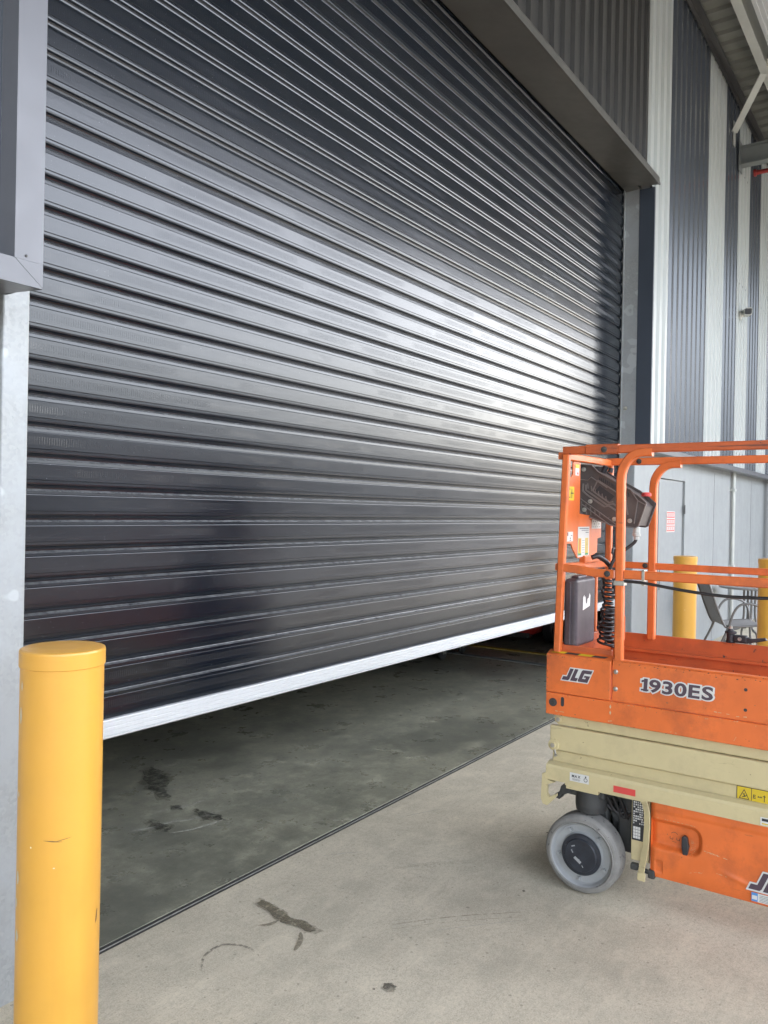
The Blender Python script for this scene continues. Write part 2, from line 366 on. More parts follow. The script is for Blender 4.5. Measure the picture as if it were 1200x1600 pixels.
for i in range(16):
    x, y, r_ = random.uniform(1.9, 5.5), random.uniform(-.4, 2.2), random.uniform(.004, .010)
    blob([(x+r_*math.cos(k)*random.uniform(.7, 1.6), y+r_*math.sin(k)) for k in (0, 1.2, 2.4, 3.6, 5)], M_stain_b, jit=.001, n=2)
M_pale = stain_mat('pale_scratch', (.62, .60, .52), .46, 60, .6)
for (p, q, w_) in (((4.05, 2.15), (4.35, 1.80), .004), ((4.1, 2.3), (4.5, 1.95), .003), ((3.5, 2.3), (3.75, 2.18), .004), ((3.6, 1.75), (3.85, 1.45), .003), ((2.9, 2.32), (3.05, 2.2), .004), ((2.6, 1.6), (2.95, 1.3), .002)):
    band(bez([p, ((p[0]+q[0])/2+.01, (p[1]+q[1])/2), q], 10), w_, M_pale)
for (p, q) in (((2.95, 2.0), (3.25, 1.72)), ((2.55, 1.72), (2.95, 1.35))):
    for k in range(3):
        o_ = random.uniform(-.06, .06); band(bez([(p[0]+o_, p[1]), ((p[0]+q[0])/2+o_+.01, (p[1]+q[1])/2+.01), (q[0]+o_, q[1])], 10), .0025, M_faint)
for (x, y) in ((3.31, 3.9), (3.05, 3.55), (2.92, 3.30), (2.88, 3.12), (2.66, 3.2), (2.78, 3.02)):     # old scrape marks round the damp patches
    band(bez([(x-.12, y+.05), (x, y), (x+.15, y-.02)], 8), .012, M_pale, z=.003)
structure('floor_line', MB().box(8.50, 8.60, 2.9, 12, 0, .004), M_yl)
structure('floor_joint', MB().box(7.90, 8.0, 2.9, 12, 0, .004), M_sill)

# ------------------------------------------------------------------ warehouse
WH = thing('warehouse', 'warehouse of charcoal and pale ribbed cladding with a tall partly raised roller door', 'warehouse', (4.5, 2.43, 0))
P_ = .190
def clad(mb, x0, x1, z0, z1, y=2.31, d=.026, mi=0, ph=0.0):
    """vertical trapezoid-rib cladding in the plane y, ribs towards -y"""
    xs = [(x0, None)]; k = math.floor((x0-ph)/P_)
    pts = []
    while True:
        b = ph+k*P_
        for dx, o in ((0, 0), (.085, 0), (.103, d), (.170, d), (.188, 0)): pts.append((b+dx, o))
        if b > x1: break
        k += 1
    def at(x):
        for (xa, oa), (xb, ob) in zip(pts, pts[1:]):
            if xa <= x <= xb: return oa if xb == xa else oa+(ob-oa)*(x-xa)/(xb-xa)
        return 0
    q = [(x0, at(x0))]+[p for p in pts if x0 < p[0] < x1]+[(x1, at(x1))]
    vs = []; fs = []
    for x, o in q: vs += [(x, y-o, z0), (x, y-o, z1)]
    for i in range(len(q)-1): fs.append((2*i, 2*i+2, 2*i+3, 2*i+1))
    return mb.add(vs, fs, mi)
ZR = 6.95
clad(MB(), -20, 1.287, 2.30, ZR, ph=.03).build('cladding_sheet', M_clad_d, WH)
for i in range(8):
    x0 = 1.38+i*.752; clad(MB(), x0, min(7.39, x0+.752), 4.70, ZR, y=2.31-.0012*(i % 2), ph=1.38-.04).build('cladding_sheet', M_clad_g, WH)
sh = MB(); clad(sh, 7.39, 8.15, 4.70, ZR, ph=7.39); clad(sh, 7.665, 8.15, 2.24, 4.70, ph=7.39)
sh.build('cladding_sheet', M_clad_l, WH, label='pale cladding sheet beside the door')
xe = [8.15, 8.92, 9.68, 10.54, 11.27, 12.05, 12.79, 13.54, 14.3, 15.1, 15.9, 16.7, 17.5, 18.3]
dark_i = {0, 1, 3, 5, 7, 9, 10, 12}
for i in range(len(xe)-1):
    clad(MB(), xe[i], xe[i+1], 2.24, ZR, y=2.31-.0012*(i % 2), ph=xe[i]).build('cladding_sheet', M_clad_d if i in dark_i else M_clad_l, WH)
# screws in lines
scr = MB()
for zc in (2.45, 4.72, 6.2):
    x = 7.70
    while x < 17:
        zz = zc
        scr.lathe([(.0005, -.009), (.013, -.007), (.013, 0)], (x+.045, 2.308, zz), 1, 8); x += P_
tag(scr.build('screw', M_dark, WH), kind='stuff')
# backing wall behind the cladding
MB().box(-20, 1.39, 2.335, 2.42, 2.25, 7.2).box(1.39, 7.66, 2.335, 2.42, 4.78, 7.2).box(7.67, 22, 2.335, 2.42, 2.25, 7.2).build('wall', M_void, WH)
# lower walls
MB().box(-20, 1.386, 2.47, 2.6, -.1, 2.246).build('lower_wall', M_lower, WH)
lw = MB().box(7.664, 8.46, 2.43, 2.6, -.1, 2.246).box(9.50, 22, 2.43, 2.6, -.1, 2.246).box(8.46, 9.50, 2.43, 2.6, 2.03, 2.246)
lw.build('lower_wall', M_lower, WH)
for x in (10.9, 13.3): MB().box(x, x+.006, 2.4285, 2.431, 0, 2.15).build('wall_joint', M_clad_g, WH)
# eaves over the lower wall
MB().prism([(2.26, 2.20), (2.26, 2.255), (2.335, 2.285), (2.335, 2.245), (2.43, 2.215), (2.43, 2.205), (2.275, 2.205)], 0, 7.664, 22).build('base_flashing', M_flash, WH)
MB().prism([(2.20, 2.233), (2.20, 2.305), (2.29, 2.325), (2.335, 2.325), (2.42, 2.28), (2.42, 2.250), (2.21, 2.233)], 0, -20, 1.376).build('base_flashing', M_flash, WH)
# jamb flashing, mitred, left of the opening
jf = MB().box(1.287, 1.376, 2.20, 2.334, 2.3055, 4.64)
jf.box(1.376, 1.388, 2.26, 2.42, 2.25, 4.64)
jf.build('jamb_flashing', M_flash, WH)
MB().prism([(1.2865, 2.3055), (1.3765, 2.2345), (1.3765, 2.2358), (1.2885, 2.3055)], 1, 2.1992, 2.2005).build('mitre_seam', M_clad_g, WH)
MB().lathe([(.0005, -.003), (.004, -.002), (.004, 0)], (1.322, 2.1992, 2.318), 1, 10).build('rivet', M_clad_g, WH)
# dark reveal on the right side of the opening
MB().prism([(7.655, 2.287), (7.655, 2.429), (7.67, 2.429), (7.67, 2.33), (7.70, 2.33), (7.70, 2.287)], 2, 2.25, 4.69).build('jamb_flashing', M_navy, WH, label='dark navy jamb flashing')
# hood
hd = MB().prism([(2.20, 4.640), (2.20, 4.700), (2.205, 4.712), (2.30, 4.73), (2.33, 4.78), (2.56, 4.78), (2.56, 4.695), (2.215, 4.640)], 0, 1.25, 7.50)
hd.prism([(2.192, 4.632), (2.192, 4.652), (2.20, 4.652), (2.20, 4.632)], 0, 1.25, 7.50)
hd.prism([(2.43, 4.70), (2.43, 4.78), (2.56, 4.78), (2.56, 4.695)], 0, 7.50, 7.66)
hd.build('door_hood', M_soffit, WH)
# columns
for x0, x1 in ((1.388, 1.478), (7.66, 7.75)):
    cb = MB().bbox(x0, x1, 2.432, 2.61, -.05, 4.72, .005)
    o = cb.build('column', M_galv, WH)
    for z in ((.9, 2.62) if x0 > 5 else ()): MB().lathe([(.0005, -.018), (.012, -.016), (.014, -.004), (.02, -.003), (.02, 0)], (x0, 2.53, z), 0, 12).build('bolt', M_bolt, o)
# roller door
RD = bpy.data.objects.new('roller_door', None); COL.objects.link(RD); RD.parent = WH; RD['label'] = 'charcoal ribbed steel roller door, partly raised'
PR = [(.000, .0), (.006, .0012), (.0115, .0045), (.0155, .0108), (.0165, .0112), (.0215, .0121), (.0300, .0123), (.0309, .0150), (.032, .0155), (.0865, .0155), (.0880, .0151), (.0888, .0146), (.090, .0123), (.0998, .0118), (.1008, .0108), (.1035, .005), (.1055, .0015), (.108, .0)]
vs_, fs_ = [], []
ns = 39; prof = []
for k in range(ns):
    tl_ = random.uniform(-.0055, .0055)
    for z, o in PR[:-1]: prof.append((.787+k*.108+z, o+(z-.054)*tl_))
prof.append((.787+ns*.108, 0))
NX = 12
for z, o in prof:
    for j in range(NX+1): vs_.append((1.452+(7.652-1.452)*j/NX, 2.596-o, z))
for i in range(len(prof)-1):
    for j in range(NX): fs_.append((i*(NX+1)+j, i*(NX+1)+j+1, (i+1)*(NX+1)+j+1, (i+1)*(NX+1)+j))
cu = MB().add(vs_, fs_, 0, False).build('curtain', M_curtain, RD)
# object coordinates of the curtain keep world height because the warehouse root stands at z=0
bt = MB()
prb = [(2.572, .722), (2.572, .727), (2.577, .729)]
zz = .731
while zz < .780: prb += [(2.574, zz), (2.574, zz+.0105), (2.5758, zz+.0118), (2.5758, zz+.0145)]; zz += .0165
prb += [(2.574, .785), (2.576, .789), (2.604, .789), (2.604, .722), (2.600, .716), (2.580, .716)]
bt.prism(prb, 0, 1.47, 7.63); bt.build('bottom_rail', M_alu, RD)
for x0, x1 in ((1.444, 1.472), (7.636, 7.659)):
    MB().box(x0, x1, 2.566, 2.570, 0, 4.7).box(x0, x1, 2.605, 2.611, 0, 4.7).build('guide', M_galv, RD)
MB().lathe([(.0005, 0), (.24, 0), (.24, 6.18), (.0005, 6.18)], (1.46, 2.86, 5.15), 0, 32).build('drum', M_curtain, RD)
# personnel door
PD = MB().box(8.50, 9.46, 2.447, 2.49, .005, 1.985).build('door', M_doorp, WH, label='pale grey personnel door')
MB().box(8.455, 8.497, 2.422, 2.50, 0, 2.035).box(9.463, 9.505, 2.422, 2.50, 0, 2.035).box(8.497, 9.463, 2.422, 2.50, 1.99, 2.035).build('frame', M_lower, PD)
MB().bbox(8.55, 8.59, 2.437, 2.446, .82, 1.06, .003).tube([(8.57, 2.44, .98), (8.57, 2.40, .98), (8.66, 2.395, .98)], .009).build('handle', M_dark, PD)
for z in (.25, .95, 1.62): MB().bbox(9.44, 9.47, 2.415, 2.423, z, z+.1, .002).build('hinge', M_dark, PD)
# conduit and dark downpipe
cn = MB().tube([(11.88, 2.395, .0), (11.88, 2.395, 2.22)], .026)
for z in (.9, 1.95): cn.box(11.83, 11.93, 2.365, 2.43, z, z+.035)
cn.build('conduit', M_strut, WH)
MB().bbox(14.42, 14.62, 2.16, 2.28, 0, 6.9, .01).build('downpipe', M_navy, WH)
# canopy roof sheets (ribs across the wall)
rf = MB(); k = 0; x = -20.0; q = []
while x < 24:
    q += [(x, 0), (x+.15, 0), (x+.168, .038), (x+.192, .038), (x+.21, 0)]; x += .235
vs_ = []; fs_ = []
for x, o in q: vs_ += [(x, -3.9, 7.04-o), (x, 2.45, 7.04-o)]
for i in range(len(q)-1): fs_.append((2*i, 2*i+1, 2*i+3, 2*i+2))
rf.add(vs_, fs_); rf.add([(-20, -3.9, 7.06), (24, -3.9, 7.06), (24, 2.45, 7.06), (-20, 2.45, 7.06)], [(0, 1, 2, 3)])
rf.build('canopy_roof', M_roof, WH)
MB().prism([(2.19, 6.985), (2.19, 6.975), (2.262, 6.975), (2.262, 6.90), (2.272, 6.90), (2.272, 6.985)], 0, -20, 22).build('roof_flashing', M_clad_g, WH)
for y in (1.84, .3, -1.2, -2.7):
    MB().prism([(y, 6.745), (y, 6.77), (y-.004, 6.77), (y-.004, 6.75), (y-.086, 6.75), (y-.086, 6.99), (y, 6.99), (y, 6.995), (y-.09, 6.995), (y-.09, 6.745)], 0, -20, 24).build('purlin', M_strut, WH)
tr = MB().prism([(1.66, 6.72), (1.66, 6.80), (1.655, 6.80), (1.655, 6.725), (1.44, 6.725), (1.44, 6.80), (1.435, 6.80), (1.435, 6.72)], 0, 6, 20)
for k in range(4): tr.box(6, 20, 1.62-k*.05, 1.635-k*.05, 6.708, 6.7195)
tr.build('cable_tray', M_alu, WH)
for x in (11.26, 3.6, 18.4):
    bmx = MB().box(x-.07, x+.07, -3.85, 2.27, 6.17, 6.185).box(x-.07, x+.07, -3.85, 2.27, 6.40, 6.415).box(x-.005, x+.005, -3.85, 2.27, 6.185, 6.40)
    bmx.box(x-.09, x+.09, 2.258, 2.27, 6.10, 6.48)
    if x == 11.26: bmx.build('rafter', M_beam, WH)
MB().tube([(10.87, 2.27, 6.46), (9.55, 1.42, 7.0)], 0, rect=(.085, .012)).box(10.83, 10.93, 2.262, 2.274, 6.30, 6.60).build('brace', M_strut, WH)
for x in (-19.9, 23.9): MB().box(x-.1, x+.1, -3.9, -3.7, 0, 7).build('canopy_post', M_beam, WH)
MB().box(-20, 24, -3.96, -3.9, 6.7, 7.08).build('fascia', M_flash, WH)
# interior shell
MB().box(-6, 22, 15.9, 16, 0, 7.2).box(-6.1, -6, 2.61, 16, 0, 7.2).box(22, 22.1, 2.61, 16, 0, 7.2).box(-6.1, 22.1, 2.43, 16, 7.2, 7.3).build('interior_wall', M_void, WH)
# unseen wall added to darken the right end of the door's reflection
MB().box(18.35, 18.5, -1.9, 2.30, -.1, 7.0).build('reflection_blocker_wall', M_clad_g, WH)

# shed across the yard (seen mirrored in the door)
SH = thing('storage_shed', 'long low grey shed across the yard, mirrored dark in the roller door', 'shed', (10, -26, -.16))
MB().box(-40, 60, -40, -24, -.2, 6.2).build('wall', M_shed, SH)
MB().prism([(-40.3, 6.2), (-23.7, 6.2), (-32, 7.0)], 0, -40.3, 60.3).build('roof', M_roof, SH)
for k in range(6): MB().box(-30+k*15, -25+k*15, -23.99, -23.95, 0, 4.2).build('door', M_clad_g, SH)

# ------------------------------------------------------------------ bollards
def bollard(x, y, label):
    t = thing('bollard', label, 'bollard', (x, y, 0), 0, 'yellow bollards guarding the wall')
    MB().lathe([(.11, 0), (.11, 1.158)], (x, y, 0), 2, 72).build('post', M_yellow, t)
    MB().lathe([(.110, 1.152), (.1125, 1.152), (.1135, 1.154), (.1135, 1.193), (.112, 1.198), (.106, 1.2005), (.07, 1.204), (.0005, 1.206)], (x, y, 0), 2, 72).build('cap', M_yellow, t)
    return t
def cyl_marks(t, x, y, marks, m, nm, r=.1108):
    for (a0, a1, z0, z1, jag) in marks:
        mb = MB(); n = 7; top = []; bot = []
        for k in range(n):
            f = k/(n-1); an = R(a0+(a1-a0)*f); w_ = math.sin(math.pi*(f*.9+.05))
            zc = (z0+z1)/2+jag*(f-.5); hh = (z1-z0)/2*w_*random.uniform(.7, 1)
            top.append((x+r*math.cos(an), y+r*math.sin(an), zc+hh)); bot.append((x+r*math.cos(an), y+r*math.sin(an), zc-hh))
        mb.add(top+bot, [(k, k+1, n+k+1, n+k) for k in range(n-1)]).build(nm, m, t)
b1 = bollard(1.345, 2.02, 'large yellow steel bollard in the foreground at the left door post')
def dup(root, loc, label):
    r = root.copy(); COL.objects.link(r); r.location = loc; r['label'] = label
    for ch in root.children:
        c = ch.copy(); COL.objects.link(c); c.parent = r
    return r
B1M = 1
dup(b1, (8.27, 2.10, 0), 'distant yellow bollard in front of the pale grey personnel door')
dup(b1, (8.48, 1.36, 0), 'distant yellow bollard cut off by the right edge of the photo')

cyl_marks(b1, 1.345, 2.02, [(164, 171, 1.00, 1.05, 0), (168, 172, 1.09, 1.12, 0), (162, 167, .80, .82, 0), (163, 170, .56, .61, 0), (160, 166, .50, .53, 0), (162, 171, .41, .445, 0), (228, 231, .625, .629, 0)], M_chipw, 'paint_chip')
cyl_marks(b1, 1.345, 2.02, [(215, 240, .697, .700, -.006), (232, 252, .7005, .7025, .006), (296, 302, .44, .47, .03)], M_scuff, 'scuff')
# ------------------------------------------------------------------ scissor lift
X0, X1, YE, YB = 3.30, 4.06, 1.415, -.45
LF = thing('scissor_lift', 'orange and cream scissor lift with guard rails, lowered beside the roller door', 'scissor lift', (3.68, .5, 0))
# --- lettering helpers: 2D (right = -y, up = z) on the plane x = X
def onx(X, y0, z0, s=1, sh=0, sk=0):
    return lambda p, d=0: (X-d, y0-(p[0]+sh*p[1])*s, z0+p[1]*s+sk*p[0]*s)
def poly2(mb, pts, f, d=.0012, mi=0):
    mb.add([f(p, d) for p in pts], [list(range(len(pts)))], mi)
def glyph(ch, bold, bev):
    c = bpy.data.curves.new('g', 'FONT'); c.body = ch; c.size = 1; c.offset = bold; c.bevel_depth = bev; c.bevel_resolution = 1; c.resolution_u = 4
    o = bpy.data.objects.new('g', c); COL.objects.link(o); bpy.context.view_layer.update()
    me = bpy.data.meshes.new_from_object(o.evaluated_get(bpy.context.evaluated_depsgraph_get()))
    vs = [v_.co.copy() for v_ in me.vertices]; fs = [list(p.vertices) for p in me.polygons]
    bpy.data.objects.remove(o); return vs, fs
def text_on(mb, s, f, bold=.015, bev=0, adv=.62, base=.0008, flat=.02, mi=0, widths=None):
    x = 0
    for i, ch in enumerate(s):
        vs, fs = glyph(ch, bold, bev)
        if vs:
            mn = min(v_.x for v_ in vs)+bev; 
            mb.add([f((v_.x-mn+x, v_.y), base+v_.z*flat+.00012*(i % 2)) for v_ in vs], fs, mi)
            x += max(v_.x for v_ in vs)-bev-mn+.07 if widths is None else widths
        else: x += .3
    return x
def logo(parent, y0, z0, h, name='logo'):
    # slanted block letters, unit height
    J = [(0, 0), (.52, 0), (.52, 1), (.22, 1), (.22, .30), (0, .30)]
    J = [(0, 0), (.55, 0), (.62, .10), (.62, 1), (.32, 1), (.32, .30), (0, .30)]
    Lp = [(.72, 0), (1.28, 0), (1.28, .28), (1.02, .28), (1.02, 1), (.72, 1)]
    G = [(1.42, 0), (2.20, 0), (2.20, .55), (1.72, .55), (1.72, .40), (1.90, .40), (1.90, .28), (1.64, .28), (1.64, .72), (2.20, .72), (2.20, 1), (1.42, 1), (1.34, .9), (1.34, .1)]
    wob = [(-.09, -.09), (2.29, -.09), (2.29, 1.09), (-.0, 1.09)]
    W_ = [(-.09, -.09), (2.28, -.09), (2.28, 1.09), (.24, 1.09), (.24, .39), (-.09, .39)]
    f = onx(X0, y0, z0, h, .42)
    mb = MB(); poly2(mb, W_, f, .0012, 0)
    for g in (J, Lp, G): poly2(mb, g, f, .0018, 1)
    return mb.build(name, [M_decw, M_dec_ink], parent)
def decal(X, y0, y1, z0, z1, name, m, parent, extra=None, d=.0015):
    mb = MB().add([(X-d, y0, z0), (X-d, y1, z0), (X-d, y1, z1), (X-d, y0, z1)], [(0, 1, 2, 3)]); ms = [m]
    if extra: extra(mb, lambda ya, yb, za, zb, mi: mb.add([(X-d-.0006, ya, za), (X-d-.0006, yb, za), (X-d-.0006, yb, zb), (X-d-.0006, ya, zb)], [(0, 1, 2, 3)], mi))
    return mb, ms

# --- platform
pf = MB().prism([(X0, .727), (X0, .818), (X0+.010, .823), (X0+.03, .823), (X0+.03, .727)], 1, YB, YE)   # near side beam
pf2 = MB().bbox(X0, X0+.03, YB, YE, .727, .822, .004).box(X1-.03, X1, YB, YE, .727, .83).box(X0+.03, X1-.03, YE-.03, YE, .727, .83).box(X0+.03, X1-.03, YB, YB+.03, .727, .83)
PL = pf2.build('platform_frame', M_orange, LF)
MB().lathe([(.0005, -.006), (.010, -.006), (.0105, -.004), (.012, -.003), (.018, -.003), (.018, 0)], (X0, 1.381, .781), 0, 20).build('bolt', M_dark, PL)
sl = MB(); n_ = 10
pts = [(1.338+.0075*math.cos(t), .788+.014+.0075*math.sin(t)) for t in [math.pi*k/n_ for k in range(n_+1)]]+[(1.338-.0075*math.cos(t), .776-.0075*math.sin(t)) for t in [math.pi*k/n_ for k in range(n_+1)]]
sl.add([(X0-.0012, p[0], p[1]) for p in pts], [list(range(len(pts)))]); sl.build('slot', M_lab, PL)
MB().box(X0+.03, X1-.03, YB+.03, YE-.03, .80, .815).build('deck', M_orange_worn, LF)
te = MB().bbox(X0-.001, X0+.012, 1.130, YE, .8245, .990, .003)
te.prism([(X0+.001, .970), (X0+.001, .9895), (X0+.042, 1.0045), (X0+.042, .970)], 1, 1.128, YE-.002)
te.build('toe_board', M_orange, LF)
tm = MB().bbox(X0+.004, X0+.016, YB, 1.124, .8245, .992, .003).bbox(X0+.004, X0+.036, YB, 1.124, .9925, .998, .002)
tm.bbox(X0+.034, X0+.037, YB, 1.124, .95, .9922, .001)
tm.build('toe_board', M_orange, LF)
MB().bbox(X1-.020, X1-.008, YB, YE, .831, 1.008, .003).bbox(X1-.040, X1-.0205, YB, YE, .92, .935, .002).build('toe_board', M_orange_worn, LF)
MB().bbox(X0+.042, X1-.045, YE-.04, YE-.028, .831, 1.03, .003).bbox(X0+.042, X0+.052, 1.14, YE-.045, .83, 1.028, .003).build('end_kick_plate', M_orange_worn, LF)
hz = MB(); y = 1.40; k = 0
while y > 1.20:
    hz.add([(X0+.012, y, .9948), (X0+.026, y-.012, .9998), (X0+.026, y-.072, .9998), (X0+.012, y-.060, .9948)], [(0, 1, 2, 3)], k % 2); y -= .060; k += 1
hz.build('hazard_tape', [M_decy, M_lab], LF)
for z in (.947, .876): MB().lathe([(.0005, -.009), (.005, -.009), (.007, -.006), (.010, -.005), (.010, 0)], (X0+.004, 1.108, z), 0, 6, smooth=False).build('bolt', M_bolt, LF)
for z in (.944, .867): MB().lathe([(.0005, -.0012), (.0065, -.0012)], (X0+.004, .608, z), 0, 14).build('bolt_hole', M_lab, LF)
# lettering
lg = logo(LF, 1.343, .885, .052)
def onw(X, y0, z0, s, sh):
    return lambda p, d=0: (X-d, y0-(p[0]*1.36+sh*p[1])*s, z0+p[1]*s)
tw = MB(); X_ = X0+.004
text_on(tw, '1930ES', onw(X_, .994, .886, .070, .06), .03, .068, flat=.006, base=.0012)
f1 = onw(X_, .994, .886, .070, .06)
for pp_ in ([(-.165, -.075), (.28, -.075), (.28, .17), (-.165, .17)], [(-.165, .69), (.03, .74), (.03, .45), (-.165, .40)]): tw.add([f1(p, .0011) for p in pp_], [(0, 1, 2, 3)])
tw.build('lettering_outline', M_decw, LF)
tb = MB(); text_on(tb, '1930ES', onw(X_, .994, .886, .070, .06), .03, .0, flat=.02, base=.0026)
f1 = onw(X_, .994, .886, .070, .06)
for pp_ in ([(-.10, 0), (.22, 0), (.22, .10), (-.10, .10)], [(-.10, .60), (.02, .64), (.02, .52), (-.10, .47)]): tb.add([f1(p, .0030) for p in pp_], [(0, 1, 2, 3)])
tb.build('lettering', M_dec_ink, LF)

# scratches on the orange side
sc = MB()
def scratch(mb, X, pts, wd, f=0):
    P = [Vector(p) for p in pts]
    for p, q in zip(P, P[1:]):
        n = 6
        for k in range(n):
            if random.random() < .25: continue
            s0 = p.lerp(q, k/n); s1 = p.lerp(q, (k+random.uniform(.6, 1.05))/n); ww = wd*random.uniform(.4, 1)/2
            mb.add([(X, s0.x, s0.y-ww), (X, s1.x, s1.y-ww), (X, s1.x, s1.y+ww), (X, s0.x, s0.y+ww)], [(0, 1, 2, 3)])
for p in ([(1.37, .745), (1.33, .745)], [(1.14, .738), (1.12, .742)], [(.75, .845), (.66, .842)], [(.64, .838), (.60, .842)], [(.645, .76), (.642, .79)], [(.648, .74), (.638, .76)]):
    scratch(sc, X0-.0008, p, .0035)
for k in range(30):
    y = random.uniform(.55, 1.4); z = random.choice([.73, .815, .82, .735])+random.uniform(-.004, .003); l = random.uniform(.002, .012)
    scratch(sc, X0-.0008, [(y, z), (y-l, z+.001)], .003)
scratch(sc, X0-.0008, [(1.131, .99), (1.133, .96), (1.128, .93), (1.132, .87), (1.130, .83)], .003)
for z in (.80, .775): sc.add([(X0-.0009, 1.128+dy, z+dz) for dy, dz in ((0, .010), (.004, 0), (0, -.010), (-.004, 0))], [(0, 1, 2, 3)])
sc.build('scratches', M_scr, LF)

pc = MB()
def chipq(X, y, z, r_):
    n = random.randint(5, 7); P = [(y+r_*random.uniform(.5, 2.2)*math.cos(2*math.pi*k/n), z+r_*random.uniform(.4, 1)*math.sin(2*math.pi*k/n)) for k in range(n)]
    pc.add([(X, p[0], p[1]) for p in P], [list(range(n))])
for k in range(46): chipq(X0+.0032, random.uniform(.35, 1.11), random.choice([.9895, .986, .98])+random.uniform(-.004, .003), random.uniform(.0008, .0028))
for k in range(22): chipq(X0-.0018, random.uniform(1.14, 1.41), .985+random.uniform(-.006, .003), random.uniform(.0007, .002))
for k in range(16): chipq(X0-.0018, 1.411-random.uniform(0, .006), random.uniform(.83, .985), random.uniform(.0008, .002))
for k in range(34): chipq(X0-.0008, random.uniform(.35, 1.41), random.choice([.818, .730])+random.uniform(-.003, .003), random.uniform(.0007, .0022))
for k in range(10): chipq(X0-.0008, random.uniform(.4, 1.4), random.uniform(.74, .81), random.uniform(.0006, .0016))
tag(pc.build('paint_chips', M_chipd, LF), kind='stuff')
# --- scissor stack
def arm(z0, z1, x, y0=YB+.02, y1=1.395, name='scissor_arm'):
    mb = MB().bbox(x, x+.028, y0, y1, z0, z1, .005)
    return mb.build(name, M_cream, LF)
arm(.680, .745, X0+.026, y1=1.37)
arm(.573, .678, X0+.012, y1=1.398)
arm(.500, .569, X0+.030, y1=1.392)
for x in (X1-.04,): arm(.683, .745, x); arm(.573, .678, x); arm(.50, .569, x)
MB().box(X0+.06, X1-.06, YB+.1, 1.30, .47, .72).build('scissor_core', M_dark, LF)
for (y, z, r_, x) in ((1.378, .595, .024, X0+.012), (1.362, .706, .020, X0+.03)):
    p = MB().lathe([(r_, 0), (r_, -.007), (r_*.96, -.008), (.013, -.008), (.013, -.016), (.011, -.018), (.0005, -.018)], (x, y, z), 0, 24).build('pivot_pin', M_cream, LF)
    MB().lathe([(.0005, -.0195), (.009, -.0195), (.0095, -.0182)], (x, y, z), 0, 16).build('pin_end', M_bolt, p)
MB().tube([(X0+.004, 1.372, .575), (X0-.004, 1.362, .555)], .004).tube([(X0-.004, 1.358, .557), (X0-.004, 1.368, .552)], .006).build('grease_fitting', M_bolt, LF)

# --- chassis
CX = X0-.015
ch = MB().prism([(CX, .448), (CX, .500), (CX+.006, .512), (CX+.030, .520), (X0+.045, .520), (X0+.045, .448)], 1, YB, 1.402)
ch.prism([(CX+.004, .438), (CX+.004, .448), (X0+.045, .448), (X0+.045, .438)], 1, .965, 1.315)
ch.prism([(CX+.004, .425), (CX+.004, .438), (X0+.03, .438), (X0+.03, .425)], 1, 1.17, 1.31)
ch.box(X1-.05, X1, YB, 1.402, .448, .52).box(X0+.045, X1-.05, 1.36, 1.40, .45, .52).box(X0+.045, X1-.05, YB, YB+.05, .45, .52)
ch.build('chassis', M_cream, LF)
hk = MB().prism([(1.402, .475), (1.418, .468), (1.422, .36), (1.412, .338), (1.392, .335), (1.352, .380), (1.352, .392), (1.385, .372), (1.396, .385), (1.396, .425), (1.36, .44), (1.402, .448)], 0, CX-.002, CX+.018)
hk.build('end_bracket', M_cream, LF)
MB().prism([(1.352, .392), (1.345, .42), (1.32, .44), (1.30, .40), (1.34, .38), (1.35, .36), (1.385, .368)], 0, CX+.03, CX+.08, bev=.004).build('tow_lug', M_dark, LF)
# chassis decals
mb, _ = decal(CX, 1.292, 1.208, .463, .499, 'd', M_decw, LF)
for (ya, yb, za, zb) in ((1.280, 1.245, .473, .4745), (1.280, 1.248, .4685, .470)):
    mb.add([(CX-.0022, ya, za), (CX-.0022, yb, za), (CX-.0022, yb, zb), (CX-.0022, ya, zb)], [(0, 1, 2, 3)], 1)
text_on(mb, 'MAX', onx(CX, 1.283, .480, .016), .03, mi=1, base=.0021, flat=0)
for k in range(16):
    t0, t1 = 2*math.pi*k/16, 2*math.pi*(k+1)/16; cy, cz = 1.222, .478
    mb.add([(CX-.0022, cy+.0085*math.cos(t0), cz+.0085*math.sin(t0)), (CX-.0022, cy+.0085*math.cos(t1), cz+.0085*math.sin(t1)), (CX-.0022, cy+.006*math.cos(t1), cz+.006*math.sin(t1)), (CX-.0022, cy+.006*math.cos(t0), cz+.006*math.sin(t0))], [(0, 1, 2, 3)], 1)
mb.add([(CX-.0022, 1.225, .488), (CX-.0022, 1.219, .488), (CX-.0022, 1.219, .494), (CX-.0022, 1.225, .494)], [(0, 1, 2, 3)], 1)
mb.build('load_sticker', [M_decw, M_lab], LF)
mb, _ = decal(CX, 1.103, 1.012, .455, .482, 'd', M_decr, LF); mb.build('reflector', M_decr, LF)
mb, _ = decal(X0+.030, .637, .40, .516, .568, 'd', M_decy, LF)
XA = X0+.030-.0022
def q4(mb, X, ya, yb, za, zb, mi): mb.add([(X, ya, za), (X, yb, za), (X, yb, zb), (X, ya, zb)], [(0, 1, 2, 3)], mi)
def ln(mb, X, p, q, wd, mi):
    p, q = Vector(p), Vector(q); t = (q-p).normalized(); n = Vector((-t.y, t.x))*wd/2
    mb.add([(X, *(p+n)), (X, *(q+n)), (X, *(q-n)), (X, *(p-n))], [(0, 1, 2, 3)], mi)
for (p, q) in (((.637, .568), (.40, .568)), ((.637, .516), (.40, .516)), ((.637, .516), (.637, .568)), ((.585, .516), (.585, .568))): ln(mb, XA, p, q, .0022, 1)
